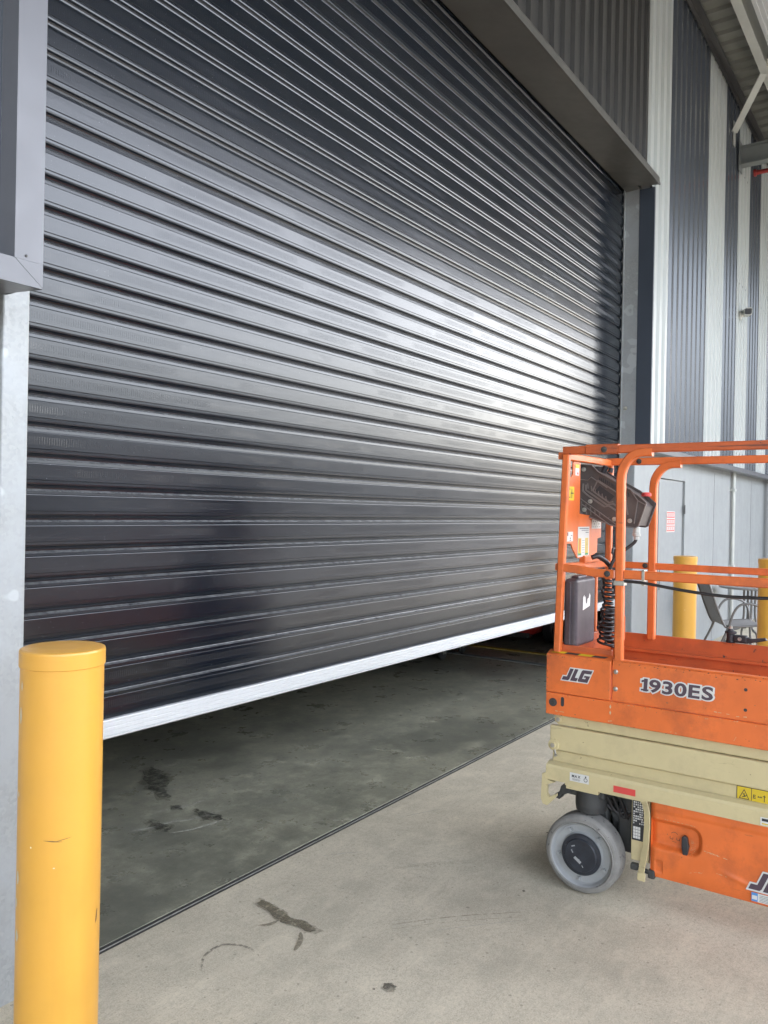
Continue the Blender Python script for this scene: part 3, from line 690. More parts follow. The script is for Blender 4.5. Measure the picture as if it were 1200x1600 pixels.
for (p, q) in (((.628, .523), (.594, .523)), ((.628, .523), (.611, .558)), ((.611, .558), (.594, .523)), ((.618, .529), (.606, .533)), ((.616, .542), (.606, .534)), ((.606, .533), (.600, .540)), ((.611, .529), (.611, .545)), ((.578, .532), (.570, .532)), ((.578, .538), (.570, .538)), ((.578, .544), (.570, .544)), ((.578, .532), (.578, .546)), ((.563, .539), (.549, .539)), ((.563, .539), (.559, .543)), ((.549, .539), (.553, .543)), ((.540, .525), (.540, .550)), ((.545, .545), (.535, .545))): ln(mb, XA-.0003, p, q, .0026, 1)
mb.build('warning_sticker', [M_decy, M_lab], LF)
mb, _ = decal(CX, .545, .49, .452, .482, 'd', M_decw, LF); q4(mb, CX-.0022, .54, .50, .456, .461, 1); q4(mb, CX-.0022, .54, .51, .468, .478, 2); mb.build('small_sticker', [M_decw, M_decy, M_lab], LF)

# --- wheels (near front first, then copies)
def wheel(c):
    x, y, z = c
    t = bpy.data.objects.new('wheel', None); COL.objects.link(t); t.parent = LF; t.location = Vector(c)-Vector(LF.location)
    def put(mb, nm, m):
        o = mb.build(nm, m); o.parent = t; return o
    o0 = (0, 0, 0)
    put(MB().lathe([(.132, .002), (.136, -.003), (.139, -.003), (.141, .0005), (.145, .0005), (.152, .003), (.159, .010), (.163, .020), (.163, .088), (.158, .098), (.118, .104)], o0, 0, 72), 'tyre', M_tyre)
    put(MB().lathe([(.132, .001), (.129, .004), (.124, .016), (.119, .022), (.092, .026), (.087, .018), (.086, .010), (.074, .010), (.055, .010)], o0, 0, 60), 'rim', M_rim)
    put(MB().lathe([(.086, .020), (.086, .006), (.084, .001), (.070, -.001), (.068, -.005), (.066, -.0065), (.0005, -.008)], o0, 0, 60), 'hub_cap', M_hub)
    for k in range(5):
        an = 2*math.pi*k/5+1.05; nb = MB().lathe([(.0005, -.012), (.006, -.012), (.0075, -.008), (.0075, .004)], (.020, .106*math.cos(an), .106*math.sin(an)), 0, 6, smooth=False); put(nb, 'lug_nut', M_rim)
    mk = MB()
    for (y_, z_, w_, h_, ang) in ((.034, .012, .014, .004, -1), (-.012, -.042, .010, .0035, -1), (.010, -.020, .034, .012, -.6), (.03, .035, .016, .005, .4)):
        mk.add([(-.0084, -(y_*-1+w_/2*dx*math.cos(ang)-h_/2*dy*math.sin(ang)), z_+w_/2*dx*math.sin(ang)+h_/2*dy*math.cos(ang)) for dx, dy in ((-1, -1), (1, -1), (1, 1), (-1, 1))], [(0, 1, 2, 3)])
    put(mk, 'hub_mark', M_rim)
    return t
w1 = wheel((3.268, 1.232, .165))
def copy_part(o, loc, rz=0):
    r = o.copy(); COL.objects.link(r); r.location = loc; r.rotation_euler = (0, 0, rz)
    for chd in o.children:
        c = chd.copy(); COL.objects.link(c); c.parent = r
    return r
L0 = Vector(LF.location)
copy_part(w1, Vector((X1+.03, 1.232, .165))-L0, math.pi)
copy_part(w1, Vector((X1+.03, -.27, .165))-L0, math.pi)
copy_part(w1, Vector((3.268, -.27, .165))-L0)
# steering knuckle and under-chassis parts
MB().lathe([(.0005, .325), (.045, .325), (.062, .335), (.066, .36), (.066, .443)], (3.355, 1.222, 0), 2, 28).bbox(3.31, 3.40, 1.15, 1.27, .40, .447, .008).bbox(3.39, 3.43, 1.16, 1.30, .10, .40, .01).build('steer_motor', M_dark, LF)
MB().bbox(3.32, 3.37, 1.25, 1.33, .39, .435, .008).tube([(3.34, 1.33, .41), (3.40, 1.15, .40), (3.5, 1.08, .37)], .014).build('tie_rod', M_dark, LF)
ax_ = MB().tube([(3.39, 1.232, .20), (3.96, 1.232, .20)], .03, 12).bbox(3.44, 3.92, 1.10, 1.16, .16, .44, .01).bbox(3.40, 3.46, 1.03, 1.12, .17, .43, .01).bbox(3.5, 3.9, .95, 1.10, .13, .40, .02)
ax_.lathe([(.0005, -.02), (.035, -.02), (.045, 0), (.045, .10)], (3.44, 1.12, .32), 0, 20)
ax_.build('axle', M_dark, LF)
for k in range(4):
    MB().tube(bez([(3.36, 1.20-k*.03, .43), (3.38+.01*k, 1.16-k*.03, .36-.02*k), (3.40, 1.12-k*.03, .34), (3.42, 1.06-k*.01, .40-.03*k)], 8), .007, 8).build('hydraulic_hose', M_cable, LF)
# pothole guard / manifold plate with black label
MB().bbox(X0+.028, X0+.05, .965, 1.040, .178, .44, .004).build('guard_plate', M_cream, LF)
lb, _ = decal(X0+.028, 1.036, .972, .262, .438, 'd', M_lab, LF)
for r_ in range(11):
    for c_ in range(7):
        if random.random() < .85:
            ya = 1.031-c_*.0082; za = .425-r_*.0095; q4(lb, X0+.028-.0022, ya, ya-random.uniform(.003, .0065), za, za+.006, 1)
for r_ in range(4):
    for c_ in range(3): q4(lb, X0+.028-.0022, 1.031-c_*.010, 1.031-c_*.010-.009, .270+r_*.0125, .270+r_*.0125+.011, 1)
lb.build('serial_label', [M_lab, M_decw], LF)
MB().tube([(X0-.004, .988, .447), (X0-.008, .975, .432), (X0-.010, .966, .40), (X0-.010, .964, .34), (X0-.010, .968, .26), (X0-.008, .985, .15)], 0, rect=(.006, .026)).bbox(X0-.014, X0-.002, .968, 1.0, .118, .15, .003).build('door_strap', M_cream, LF)
MB().bbox(X0+.005, X0+.03, 1.005, 1.035, .145, .172, .006).bbox(X0, X0+.03, .935, .962, .13, .165, .006).tube([(X0+.015, 1.02, .158), (X0+.015, .94, .148)], .009).build('latch_block', M_dark, LF)

# --- swing-out tray cover with moulded pocket
def cowl_x(y, z):
    x = X0+.004
    if z < .20: x += (.20-z)**2*2.2
    if z > .405: x += -.004*min(1, (z-.405)/.012)
    if y > .93: x += ((y-.93)/.02)**2*.006
    # pocket
    cy, cz, hy, hz = .87, .318, .118, .062
    dx = max(abs(y-cy)-(hy-.05), 0); dz = max(abs(z-cz)-(hz-.05), 0); d = .05-math.hypot(dx, dz)
    if y > cy: d = .05-dz if z else d
    k = max(0, min(1, d/.022)); x += .024*k*k*(3-2*k)
    # ridge at lower right
    e = z-(.235-(.70-y)*.25); 
    if y < .70: x -= .004*math.exp(-(e/.010)**2)*min(1, (.70-y)/.05)
    # step at lower left corner
    if z < .235 and y > .87: x -= 0
    kk = max(0, min(1, (.215-z)/.012))*max(0, min(1, (.905-y)/-.006+1)) if .165 < z < .215 and .905 < y < .935 else 0
    x += .006*kk
    return x
ny, nz = 230, 64; vs_ = []; fs_ = []
for i in range(ny+1):
    for j in range(nz+1):
        y = .955-(1.255)*i/ny if i < ny else -.30
        y = .955-.48*(i/ (ny-30)) if i <= ny-30 else .475-(.775)*(i-(ny-30))/30
        z = .142+(.448-.142)*j/nz; vs_.append((cowl_x(y, z), y, z))
for i in range(ny):
    for j in range(nz): fs_.append((i*(nz+1)+j, (i+1)*(nz+1)+j, (i+1)*(nz+1)+j+1, i*(nz+1)+j+1))
cw = MB().add(vs_, fs_, 0, True)
cw.box(X0+.05, X0+.25, -.30, .935, .17, .447)
o = len(cw.v)
for (ys, z) in (((.955, -.30), .142),):
    cw.add([(X0+.012, .955, z+.001), (X0+.012, -.3, z+.001), (X0+.2, -.3, z+.02), (X0+.2, .955, z+.02)], [(0, 1, 2, 3)])
cw.add([(X0+.012, .9548, .142), (X0+.012, .9548, .448), (X0+.2, .94, .448), (X0+.2, .94, .16)], [(0, 1, 2, 3)])
CW = cw.build('battery_tray_cover', M_orange, LF)
hx = cowl_x(.815, .29)
MB().prism([(.833, .328), (.822, .334), (.812, .326), (.806, .290), (.810, .258), (.820, .246), (.829, .256), (.834, .290)], 0, hx-.022, hx-.004, bev=.003).lathe([(.0005, -.0035), (.013, -.003), (.014, .004)], (hx-.002, .82, .29), 0, 18).build('latch_handle', M_black, CW)
mk = MB(); Xp = cowl_x(.87, .31)-.0010
def arc(mb, X, cy, cz, r, a0, a1, wd, mi=0, n=8):
    for k in range(n):
        t0, t1 = a0+(a1-a0)*k/n, a0+(a1-a0)*(k+1)/n; ln(mb, X, (cy-r*math.cos(t0), cz+r*math.sin(t0)), (cy-r*math.cos(t1), cz+r*math.sin(t1)), wd, mi)
arc(mk, Xp, .866, .318, .014, .5, 2.6, .0018)
for y in (.878, .852):
    for p, q in (((y+.005, .304), (y-.006, .302)), ((y+.005, .304), (y+.005, .313)), ((y-.006, .302), (y-.006, .310))): ln(mk, Xp, p, q, .0018, 0)
ln(mk, Xp, (.875, .295), (.858, .293), .0012, 0)
mk.build('pictogram', M_lab, CW)
s2 = MB()
def sy(y, z): return cowl_x(y, z)-.0012
def scratch2(pts, wd):
    P = [Vector(p) for p in pts]
    for p, q in zip(P, P[1:]):
        n = max(3, int((q-p).length/.008))
        for k in range(n):
            if random.random() < .3: continue
            s0 = p.lerp(q, k/n); s1 = p.lerp(q, (k+random.uniform(.5, 1.05))/n); ww = wd*random.uniform(.3, 1)/2
            s2.add([(sy(s0.x, s0.y), s0.x, s0.y-ww), (sy(s1.x, s1.y), s1.x, s1.y-ww), (sy(s1.x, s1.y), s1.x, s1.y+ww), (sy(s0.x, s0.y), s0.x, s0.y+ww)], [(0, 1, 2, 3)])
scratch2([(.747, .296), (.70, .291), (.66, .284)], .003); scratch2([(.74, .290), (.69, .288)], .002)
scratch2([(.708, .222), (.66, .218)], .002); scratch2([(.80, .195), (.775, .205), (.752, .207), (.745, .222)], .002)
scratch2([(.74, .318), (.735, .314)], .002)
for k in range(26): 
    y, z = random.uniform(.787, .803), random.uniform(.262, .315); scratch2([(y, z), (y-.004, z+random.uniform(-.006, .006))], .0022)
for k in range(10):
    y = .93-k*.016; z = .384-(.0 if k < 5 else (k-5)*.0006); scratch2([(y, z), (y-.012, z-.001)], .0022)
s2.build('scratches', M_scr, CW)
# second logo, partly out of frame
lg2 = logo(CW, .585, .198, .070, 'logo')
for v_ in lg2.data.vertices: v_.co.x += .001
mb = MB()
Xc = X0-.001
q4(mb, Xc-.001, .573, .551, .1555, .188, 0); q4(mb, Xc-.001, .551, .30, .1555, .188, 1)
q4(mb, Xc-.0016, .571, .553, .163, .178, 1)
for k in range(5): q4(mb, Xc-.0016, .545, .545-random.uniform(.05, .2), .159+k*.0055, .1605+k*.0055, 2)
mb.build('info_sticker', [M_decb, M_decw, M_clad_g], CW)

# --- guard rails
TW, TH = .028, .034
def rail(pts, name='rail', rect=(TW, TH), m=None):
    return MB().tube(pts, 0, rect=rect).build(name, m or M_orange, LF)
XN, XF = X0+.022, X1-.035
ztop = 1.872
# near side
rail([(XN, 1.374, 1.0), (XN, 1.349, 1.855)], 'end_post', (.030, .030))
tp = MB().tube([(XN+.004, 1.363, ztop), (XN, 1.262, ztop+.001)], 0, rect=(TW+.001, TH+.001)).tube([(XN, 1.259, ztop+.002), (XN-.001, 1.12, ztop+.002)], 0, rect=(TW+.006, TH+.008)).tube([(XN, 1.118, ztop+.001), (XN, YB, ztop+.004)], 0, rect=(TW, TH))
tp.build('top_rail', M_orange_worn, LF)
rp = [(XN, 1.103, .985), (XN, 1.108, 1.745)]
rp += [(XN, 1.108-.085*(1-math.cos(t)), 1.745+.112*math.sin(t)) for t in [math.pi/2*k/8 for k in range(1, 9)]]
rp += [(XN, .98, 1.857)]
rail(rp, 'loop_post', (.034, .034))
rail([(XN, 1.362, 1.366), (XN, 1.30, 1.362), (XN, 1.21, 1.352), (XN, 1.13, 1.350)], 'mid_rail', (.026, .034))
rail([(XN, 1.085, 1.352), (XN, YB, 1.350)], 'mid_rail', (.026, .036))
# far side
rp = [(XF, 1.178, .99), (XF, 1.180, 1.735)]
rp += [(XF, 1.180-.095*(1-math.cos(t)), 1.735+.115*math.sin(t)) for t in [math.pi/2*k/8 for k in range(1, 9)]]
rp += [(XF, 1.05, 1.850)]
rail(rp, 'loop_post', (.036, .036))
rail([(XF, 1.42, 1.866), (XF, YB, 1.868)], 'top_rail', (.028, .036))
rail([(XF, 1.42, 1.348), (XF, YB, 1.352)], 'mid_rail', (.026, .032))
rail([(XF, 1.40, 1.0), (XF, 1.40, 1.85)], 'end_post', (.030, .030))
# end
rail([(XN+.018, 1.380, 1.852), (XF-.016, 1.404, 1.860)], 'end_rail', (.030, .032))
rail([(XN+.018, 1.385, 1.365), (XF-.016, 1.404, 1.350)], 'end_rail', (.030, .032))
rail([(XF-.19, 1.40, 1.0), (XF-.19, 1.40, 1.335)], 'end_post', (.024, .024))
for (x, y, z) in ((XN-.0165, 1.178, ztop), (XN-.014, 1.155, 1.351), (XF-.0145, 1.25, 1.866), (XF-.0145, 1.21, 1.35)):
    MB().lathe([(.0005, -.008), (.006, -.008), (.0075, -.005), (.013, -.004), (.013, 0)], (x, y, z), 0, 12).build('rail_bolt', M_dark, LF)
MB().bbox(XN-.019, XN+.019, 1.082, 1.127, 1.305, 1.325, .002).build('rail_clamp', M_bolt, LF)
MB().bbox(XF-.021, XF+.02, 1.158, 1.200, 1.300, 1.32, .002).build('rail_clamp', M_bolt, LF)
MB().bbox(XN-.016, XN+.016, 1.000, 1.012, 1.31, 1.375, .002).build('rail_clamp', M_bolt, LF)
# sagging cable
MB().tube(bez([(XN-.012, 1.085, 1.325), (XN-.014, 1.0, 1.322), (XN-.013, .86, 1.305), (XN-.010, .72, 1.293), (XN-.010, .60, 1.293), (XN-.010, .45, 1.30), (XN-.010, .1, 1.31), (XN-.010, -.4, 1.32)], 10), .0065, 10).build('sagging_cable', M_cable, LF)

# --- mounting plate, stickers
YP = 1.384
pp = [(3.490, 1.84), (3.575, 1.835), (3.575, 1.60), (3.862, 1.585), (3.862, 1.487), (3.815, 1.482), (3.81, 1.415), (3.76, 1.405), (3.56, 1.395), (3.50, 1.44), (3.48, 1.465), (3.408, 1.465), (3.408, 1.765), (3.47, 1.765), (3.485, 1.78)]
MB().prism(pp, 1, YP, YP+.006).build('mounting_plate', M_orange, LF)
MB().bbox(3.62, 3.82, 1.37, 1.40, 1.37, 1.405, .004).build('plate_bracket', M_orange, LF)
def dy(x0, x1, z0, z1, mi, mb, d=.0012): mb.add([(x0, YP-d, z0), (x1, YP-d, z0), (x1, YP-d, z1), (x0, YP-d, z1)], [(0, 1, 2, 3)], mi)
mb = MB(); dy(3.418, 3.50, 1.66, 1.722, 0, mb); dy(3.428, 3.455, 1.672, 1.712, 1, mb, .0018); dy(3.431, 3.452, 1.675, 1.709, 0, mb, .0024); dy(3.46, 3.492, 1.69, 1.695, 1, mb, .0018); dy(3.468, 3.474, 1.67, 1.712, 1, mb, .0018); mb.build('hand_warning_sticker', [M_decy, M_lab], LF)
mb = MB(); dy(3.51, 3.555, 1.775, 1.825, 0, mb); dy(3.51, 3.555, 1.808, 1.825, 1, mb, .0018); dy(3.53, 3.545, 1.78, 1.79, 2, mb, .0018); mb.build('small_sticker', [M_decw, M_decy, M_decr], LF)
mb = MB(); dy(3.555, 3.70, 1.40, 1.54, 0, mb); dy(3.572, 3.69, 1.53, 1.533, 3, mb, .0018); dy(3.60, 3.69, 1.522, 1.5245, 3, mb, .0018); dy(3.65, 3.69, 1.512, 1.515, 3, mb, .0018)
for x in (3.560, 3.648):
    dy(x, x+.038, 1.414, 1.487, 1, mb, .0018); dy(x+.014, x+.026, 1.425, 1.483, 2 if x < 3.6 else 5, mb, .0024); dy(x, x+.038, 1.408, 1.417, 4, mb, .0025)
for k in range(6): dy(3.606, 3.64, 1.42+k*.011, 1.4215+k*.011, 3, mb, .0018)
mb.build('slope_sticker', [M_decw, M_decy, M_decr, M_lab, M_decg, M_scr], LF)
mb = MB(); dy(3.73, 3.855, 1.53, 1.575, 0, mb); dy(3.789, 3.791, 1.533, 1.572, 1, mb, .0018)
for x in (3.745, 3.772, 3.805, 3.832): dy(x, x+.008, 1.562, 1.568, 1, mb, .0018); dy(x-.002, x+.010, 1.537, 1.540, 1, mb, .0018)
for x in (3.757, 3.82): dy(x, x+.012, 1.55, 1.555, 1, mb, .0018)
mb.build('control_sticker', [M_decw, M_lab], LF)
mb = MB(); dy(3.42, 3.495, 1.475, 1.518, 0, mb); dy(3.42, 3.438, 1.50, 1.516, 1, mb, .0018); dy(3.46, 3.468, 1.485, 1.492, 1, mb, .0018); dy(3.47, 3.485, 1.50, 1.503, 1, mb, .0018); dy(3.455, 3.475, 1.478, 1.481, 1, mb, .0018); mb.build('lifting_sticker', [M_decw, M_lab], LF)
# --- control box: ribbed side plates with cradle
CB = MB(); XB0, XB1 = 3.70, 3.86
outer = [(1.437, 1.835), (1.376, 1.832), (1.345, 1.800), (1.190, 1.715), (1.175, 1.700), (1.155, 1.690), (1.115, 1.655), (1.150, 1.548), (1.165, 1.540), (1.215, 1.545), (1.235, 1.540), (1.285, 1.552), (1.425, 1.600), (1.432, 1.62)]
CB.prism(outer, 0, XB0, XB0+.008, bev=.002); CB.prism(outer, 0, XB1-.008, XB1, bev=.002)
CB.prism([(1.36, 1.80), (1.19, 1.70), (1.13, 1.64), (1.16, 1.55), (1.22, 1.56), (1.34, 1.70), (1.40, 1.78)], 0, XB0+.01, XB1-.01)
ctl = CB.build('control_box', M_ctl, LF)
rb = MB()
def rib(pts, wd=.005, hgt=.008):
    rb.tube([(XB0-hgt/2, p[0], p[1]) for p in pts], 0, rect=(wd, hgt) if False else (hgt, wd))
cl_ = outer+[outer[0]]
rib(cl_)
rib([(1.432, 1.765), (1.395, 1.76), (1.378, 1.775), (1.30, 1.725)], .004)
rib([(1.415, 1.745), (1.418, 1.71), (1.395, 1.69), (1.31, 1.635), (1.29, 1.64), (1.25, 1.615), (1.22, 1.605)], .005)
rib([(1.403, 1.74), (1.403, 1.712), (1.39, 1.705), (1.30, 1.645), (1.27, 1.65), (1.23, 1.625)], .004)
rib([(1.428, 1.672), (1.24, 1.545)], .004); rib([(1.42, 1.645), (1.29, 1.555)], .004)
rib([(1.345, 1.760), (1.368, 1.715), (1.365, 1.705), (1.29, 1.655), (1.27, 1.66)], .005)
rib([(1.345, 1.760), (1.25, 1.70), (1.21, 1.665), (1.20, 1.60)], .005)
rib([(1.19, 1.715), (1.155, 1.665), (1.17, 1.56)], .004); rib([(1.155, 1.665), (1.118, 1.645)], .004)
for k in range(9): 
    y = 1.42-k*.022; z = 1.605+.0*k; rib([(y, 1.60-.008*k*.3+.0), (y+.004, 1.66-k*.0135)], .0025, .005)
for k in range(6): y = 1.392-k*.018; rib([(y, 1.72-k*.012), (y+.003, 1.745-k*.012)], .0025, .005)
rb.build('rib', M_rib, ctl)
MB().prism([(1.335, 1.735), (1.355, 1.71), (1.285, 1.662), (1.262, 1.685)], 0, XB0-.0035, XB0-.001).build('cavity', M_lab, ctl)
kn = MB()
for k in range(16):
    y = 1.335-k*.0092; z = 1.765-k*.0052; kn.bbox(XB0-.005, XB1, y-.002, y+.002, z-.006, z+.013, .001)
kn.build('vent_slats', M_black, ctl)
for (y, z) in ((1.415, 1.812), (1.408, 1.62), (1.262, 1.578), (1.19, 1.572), (1.38, 1.66)): MB().lathe([(.0005, -.012), (.005, -.012), (.0065, -.008), (.0105, -.0075), (.0105, 0)], (XB0, y, z), 0, 12).build('box_screw', M_bolt, ctl)
MB().lathe([(.022, 0), (.022, .012), (.017, .018), (.0005, .019)], (XB1-.05, 1.150, 1.688), 2, 20).build('stop_button', M_decr, ctl)
each('toggle', M_black, ctl, MB().tube([(3.78, 1.35, 1.80), (3.78, 1.335, 1.83)], .014), MB().tube([(3.78, 1.315, 1.80), (3.78, 1.31, 1.822)], .012))
MB().lathe([(.012, 0), (.016, -.005), (.016, -.03), (.019, -.033), (.019, -.042), (.013, -.045), (.013, -.06)], (XB0+.03, 1.168, 1.545), 2, 16).build('cable_gland', M_strut, ctl)
MB().tube(bez([(XB0+.03, 1.168, 1.50), (XB0+.03, 1.175, 1.475), (XB0+.02, 1.20, 1.45), (XB0, 1.235, 1.42), (XB0-.02, 1.26, 1.38), (XB0-.02, 1.275, 1.34)], 8), .008, 10).build('control_cable', M_cable, LF)
# --- curly cable
cc = []
for i in range(16*14+1):
    t = i/(14); tt = i/(16*14); z = 1.325-.335*tt; rr = .024*(1+.25*math.sin(t*1.7))*(.75+.6*tt)
    cx = 3.71+.012*math.sin(tt*7)+.0*tt; cy = 1.292+.006*math.sin(tt*9)
    cc.append((cx+rr*math.cos(t*2*math.pi), cy+rr*math.sin(t*2*math.pi), z+.006*math.sin(t*2*math.pi+1)))
MB().tube(cc, .0062, 7).build('curly_cable', M_cable, LF)
cc2 = []
for i in range(9*14+1):
    t = i/14; tt = i/(9*14); z = 1.14-.17*tt; cc2.append((3.775+.02*math.cos(t*2*math.pi), 1.30+.02*math.sin(t*2*math.pi), z+.004*math.sin(t*6.28)))
MB().tube(cc2, .006, 7).build('curly_cable', M_cable, LF)
MB().tube(bez([(3.60, 1.33, 1.40), (3.62, 1.31, 1.405), (3.66, 1.29, 1.385), (3.70, 1.28, 1.36)], 6), [.011]*19, 10).tube(bez([(3.70, 1.28, 1.36), (3.76, 1.28, 1.40), (3.77, 1.28, 1.43), (3.74, 1.28, 1.44), (3.73, 1.28, 1.415)], 6), .006, 8).build('cable_loop', M_cable, LF)
lp = [(3.78, 1.25)]; L_ = []
for k in range(24):
    t = 2*math.pi*k/24; ux = .016*max(-1, min(1, 1.5*math.cos(t))); uz = .055*max(-1, min(1, 1.25*math.sin(t))); L_.append((3.735+ux*1.3, 1.225, 1.07+uz))
MB().tube(L_, .0045, 8, closed=True).build('lanyard_loop', M_orange, LF)
# --- manual case
mc = MB().bbox(3.350, 3.580, 1.302, 1.362, 1.018, 1.315, .014, seg=3)
mc.bbox(3.342, 3.352, 1.328, 1.336, 1.03, 1.30, .002).bbox(3.40, 3.50, 1.315, 1.35, 1.312, 1.326, .005)
mc_o = mc.build('manual_case', M_case, LF)
tl = MB(); P2 = [(3.42, 1.175), (3.505, 1.188), (3.51, 1.235), (3.498, 1.245), (3.49, 1.225), (3.475, 1.222), (3.468, 1.20), (3.455, 1.205), (3.45, 1.235), (3.44, 1.23), (3.436, 1.242), (3.422, 1.232)]
tl.add([(x, 1.3008, z) for x, z in P2], [list(range(len(P2)))]); tl.build('torn_label', M_decw, mc_o)
each('case_bracket', M_orange, LF, MB().bbox(3.60, 3.625, 1.36, 1.372, 1.0, 1.36, .003), MB().bbox(3.33, 3.345, 1.36, 1.372, 1.02, 1.36, .003))
# --- clamp on the far toe board
CP = thing('clamp', 'small black metal clamp with wing levers sitting on the far orange toe board', 'clamp', (X1-.014, .75, 1.008))
cpb = MB().lathe([(.0005, 0), (.02, 0), (.024, .004), (.020, .012), (.018, .04), (.026, .044), (.026, .052), (.014, .056), (.012, .064), (.0005, .066)], (X1-.014, .815, 1.009), 2, 20)
cpb.bbox(X1-.034, X1+.004, .74, .80, 1.012, 1.048, .008).prism([(.755, 1.046), (.72, 1.036), (.665, 1.046), (.655, 1.036), (.68, 1.028), (.74, 1.012), (.76, 1.012)], 0, X1-.03, X1-.008, bev=.004)
cpb.build('clamp_body', M_black, CP)
MB().lathe([(.0005, -.010), (.007, -.010), (.009, 0)], (X1-.034, .772, 1.032), 0, 12).lathe([(.0005, .0), (.008, 0), (.008, .012), (.0005, .016)], (X1-.014, .815, 1.074), 2, 12).build('clamp_bolt', M_bolt, CP)

# ------------------------------------------------------------------ patio chair and table
def chair(loc, rz, label):
    t = thing('patio_chair', label, 'chair', loc, rz)
    # local: seat faces +x, width along y
    for s in (-.27, .27):
        MB().tube(bez([(-.30, s, .0), (-.14, s, .33), (-.06, s, .56), (.02, s, .65), (.14, s, .655), (.23, s, .60), (.27, s, .45), (.30, s, .0)], 8), .013, 10).build('arm_leg', M_tube, t, shift=False)
    MB().tube(bez([(-.34, -.25, .92), (-.17, -.25, .45), (-.10, -.25, .40), (.0, -.25, .405), (.25, -.25, .425), (.28, -.24, .40)], 8), .012, 10).tube(bez([(-.34, .25, .92), (-.17, .25, .45), (-.10, .25, .40), (.0, .25, .405), (.25, .25, .425), (.28, .24, .40)], 8), .012, 10).tube([(-.34, -.25, .92), (-.34, .25, .92)], .012).tube([(.28, -.24, .40), (.28, .24, .40)], .012).build('frame', M_tube, t, shift=False)
    st = MB(); pr = bez([(-.335, 0, .91), (-.165, 0, .45), (-.10, 0, .408), (.0, 0, .405), (.25, 0, .425)], 8); n = len(pr)
    vs = []; fs = []
    for p in pr: vs += [(p.x, -.245, p.z+.008), (p.x, .245, p.z+.008), (p.x, -.245, p.z), (p.x, .245, p.z)]
    for i in range(n-1): fs += [(4*i, 4*i+4, 4*i+5, 4*i+1), (4*i+2, 4*i+3, 4*i+7, 4*i+6)]
    st.add(vs, fs, 0, True).build('sling', M_sling, t, shift=False)
    return t
chair((9.62, 1.93, 0), R(-62), 'grey sling patio chair with curved tube arms beside the round table')
TB = thing('patio_table', 'dark patio table with slim tube legs standing behind the chair', 'table', (11.0, 2.0, 0))
MB().lathe([(.0005, 0), (.36, 0), (.365, .006), (.365, .02), (.355, .026), (.0005, .026)], (11.0, 2.0, .70), 2, 40).build('tabletop', M_tbl, TB)
for an in (0, 1.57, 3.14, 4.71):
    c_, s_ = math.cos(an+.5), math.sin(an+.5)
    MB().tube(bez([(11.0+.07*c_, 2.0+.07*s_, .70), (11.0+.07*c_, 2.0+.07*s_, .35), (11.0+.12*c_, 2.0+.12*s_, .20), (11.0+.27*c_, 2.0+.27*s_, .15), (11.0+.30*c_, 2.0+.30*s_, .0)], 8), .013, 10).build('leg', M_tube, TB)
MB().lathe([(.083, .58), (.073, .58), (.073, .60), (.083, .60)], (11.0, 2.0, 0), 2, 20).build('ring', M_tube, TB)

# ------------------------------------------------------------------ wall-mounted things
SC = thing('security_camera', 'small grey bullet security camera mounted high on the ribbed cladding', 'camera', (11.50, 2.284, 4.33))
MB().lathe([(.0005, -.02), (.04, -.02), (.045, -.012), (.045, 0)], (11.50, 2.282, 4.27), 1, 24).tube([(11.50, 2.26, 4.27), (11.50, 2.24, 4.29), (11.50, 2.20, 4.31)], .016).build('mount', M_decw, SC)
MB().tube([(11.66, 2.24, 4.34), (11.40, 2.16, 4.30)], 0, rect=(.095, .10)).build('housing', M_strut, SC)
MB().tube([(11.401, 2.1603, 4.300), (11.392, 2.1575, 4.2986)], 0, rect=(.082, .075)).build('lens', M_lab, SC)
SG = thing('door_sign', 'red and white notice with three rows stuck on the pale personnel door', 'sign', (8.97, 2.44, 1.53))
mb = MB().box(8.81, 9.13, 2.441, 2.4465, 1.42, 1.645)
def sq(x0, x1, z0, z1, mi, y=2.4400): mb.add([(x0, y, z0), (x1, y, z0), (x1, y, z1), (x0, y, z1)], [(0, 1, 2, 3)], mi)
for k in range(3):
    z = 1.575-k*.073; sq(8.82, 9.12, z, z+.062, 1)
    for j in range(7):
        xx = 8.835+j*.04; sq(xx, xx+.026, z+.012, z+.052, 0, 2.4392)
        if j % 2: sq(xx+.008, xx+.018, z+.02, z+.044, 1, 2.4385)
mb.build('panel', [M_decw, M_decr], SG)
FP = thing('fire_pipe', 'red fire pipe running out from the wall under the canopy', 'pipe', (12.25, 2.28, 6.44))
MB().tube([(12.25, 2.28, 6.44), (12.25, -3.6, 6.44)], .030, 16).build('pipe', M_redp, FP)
MB().tube([(12.25, 1.98, 6.44), (12.25, 1.90, 6.44)], .043, 16).tube([(12.25, 2.28, 6.44), (12.25, 2.25, 6.44)], .05, 16).build('coupling', M_redp, FP)

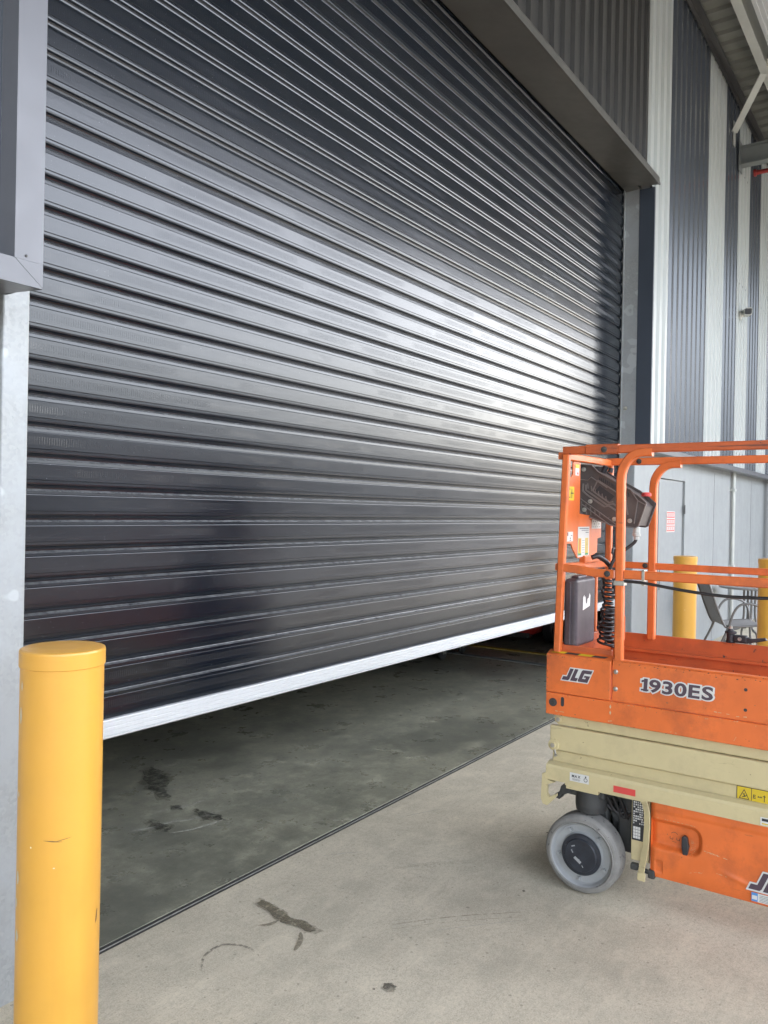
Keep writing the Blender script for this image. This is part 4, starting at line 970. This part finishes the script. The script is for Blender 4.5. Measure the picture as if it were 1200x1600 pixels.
# ------------------------------------------------------------------ things inside, seen below the door
RV = thing('floor_sweeper', 'dark red ride-on machine with black tyre parked inside under the raised door', 'sweeper', (9.6, 4.3, 0))
bd = MB().bbox(8.90, 10.5, 3.98, 5.15, .12, .75, .12, seg=4).bbox(9.5, 10.5, 4.0, 4.93, .6, 1.05, .08, seg=3)
bd.build('body', M_red, RV)
MB().bbox(8.92, 9.02, 4.05, 4.9, .09, .16, .02).build('bumper', M_dark, RV)
for (x, y) in ((9.35, 3.93), (10.3, 3.93), (9.35, 4.9), (10.3, 4.9)):
    MB().lathe([(.0005, 0), (.11, 0), (.12, .01), (.19, 0), (.20, .02), (.20, .10), (.19, .12), (.0005, .12)], (x, y-.06, .2), 1, 32).build('tyre', M_black, RV)
MB().bbox(9.7, 10.1, 4.2, 4.7, 1.04, 1.16, .03).bbox(10.05, 10.15, 4.2, 4.7, 1.1, 1.6, .03).build('seat', M_black, RV)
TR = thing('trolley', 'dark trolley on small castors parked inside the doorway', 'trolley', (7.9, 4.8, 0))
MB().bbox(7.45, 8.3, 4.35, 5.3, .30, .36, .01).tube([(7.48, 4.4, .3), (7.48, 4.4, 1.0), (7.48, 5.25, 1.0), (7.48, 5.25, .3)], .018).build('deck', M_dark, TR)
for (x, y) in ((7.53, 4.43), (8.02, 4.46), (7.53, 5.2), (8.22, 5.2)):
    cs_ = MB().tube([(x, y, .30), (x, y, .16)], .022).box(x-.03, x+.03, y-.028, y-.022, .06, .17).box(x-.03, x+.03, y+.022, y+.028, .06, .17).build('castor', M_bolt, TR)
    MB().lathe([(.0005, -.018), (.06, -.018), (.065, -.01), (.065, .01), (.06, .018), (.0005, .018)], (x, y, .065), 1, 20).build('castor_wheel', M_dark, cs_)
cn_ = MB()
for k in range(14): cn_.tube([(6.86+.008*math.cos(t)*(k % 2), 3.1+.008*math.cos(t)*(1-k % 2), .55+k*.02+.014*math.sin(t)) for t in [2*math.pi*j/10 for j in range(10)]], .003, 5, closed=True)
tag(cn_.build('chain', M_bolt), 'thin pull chain hanging behind the raised roller door', 'chain')
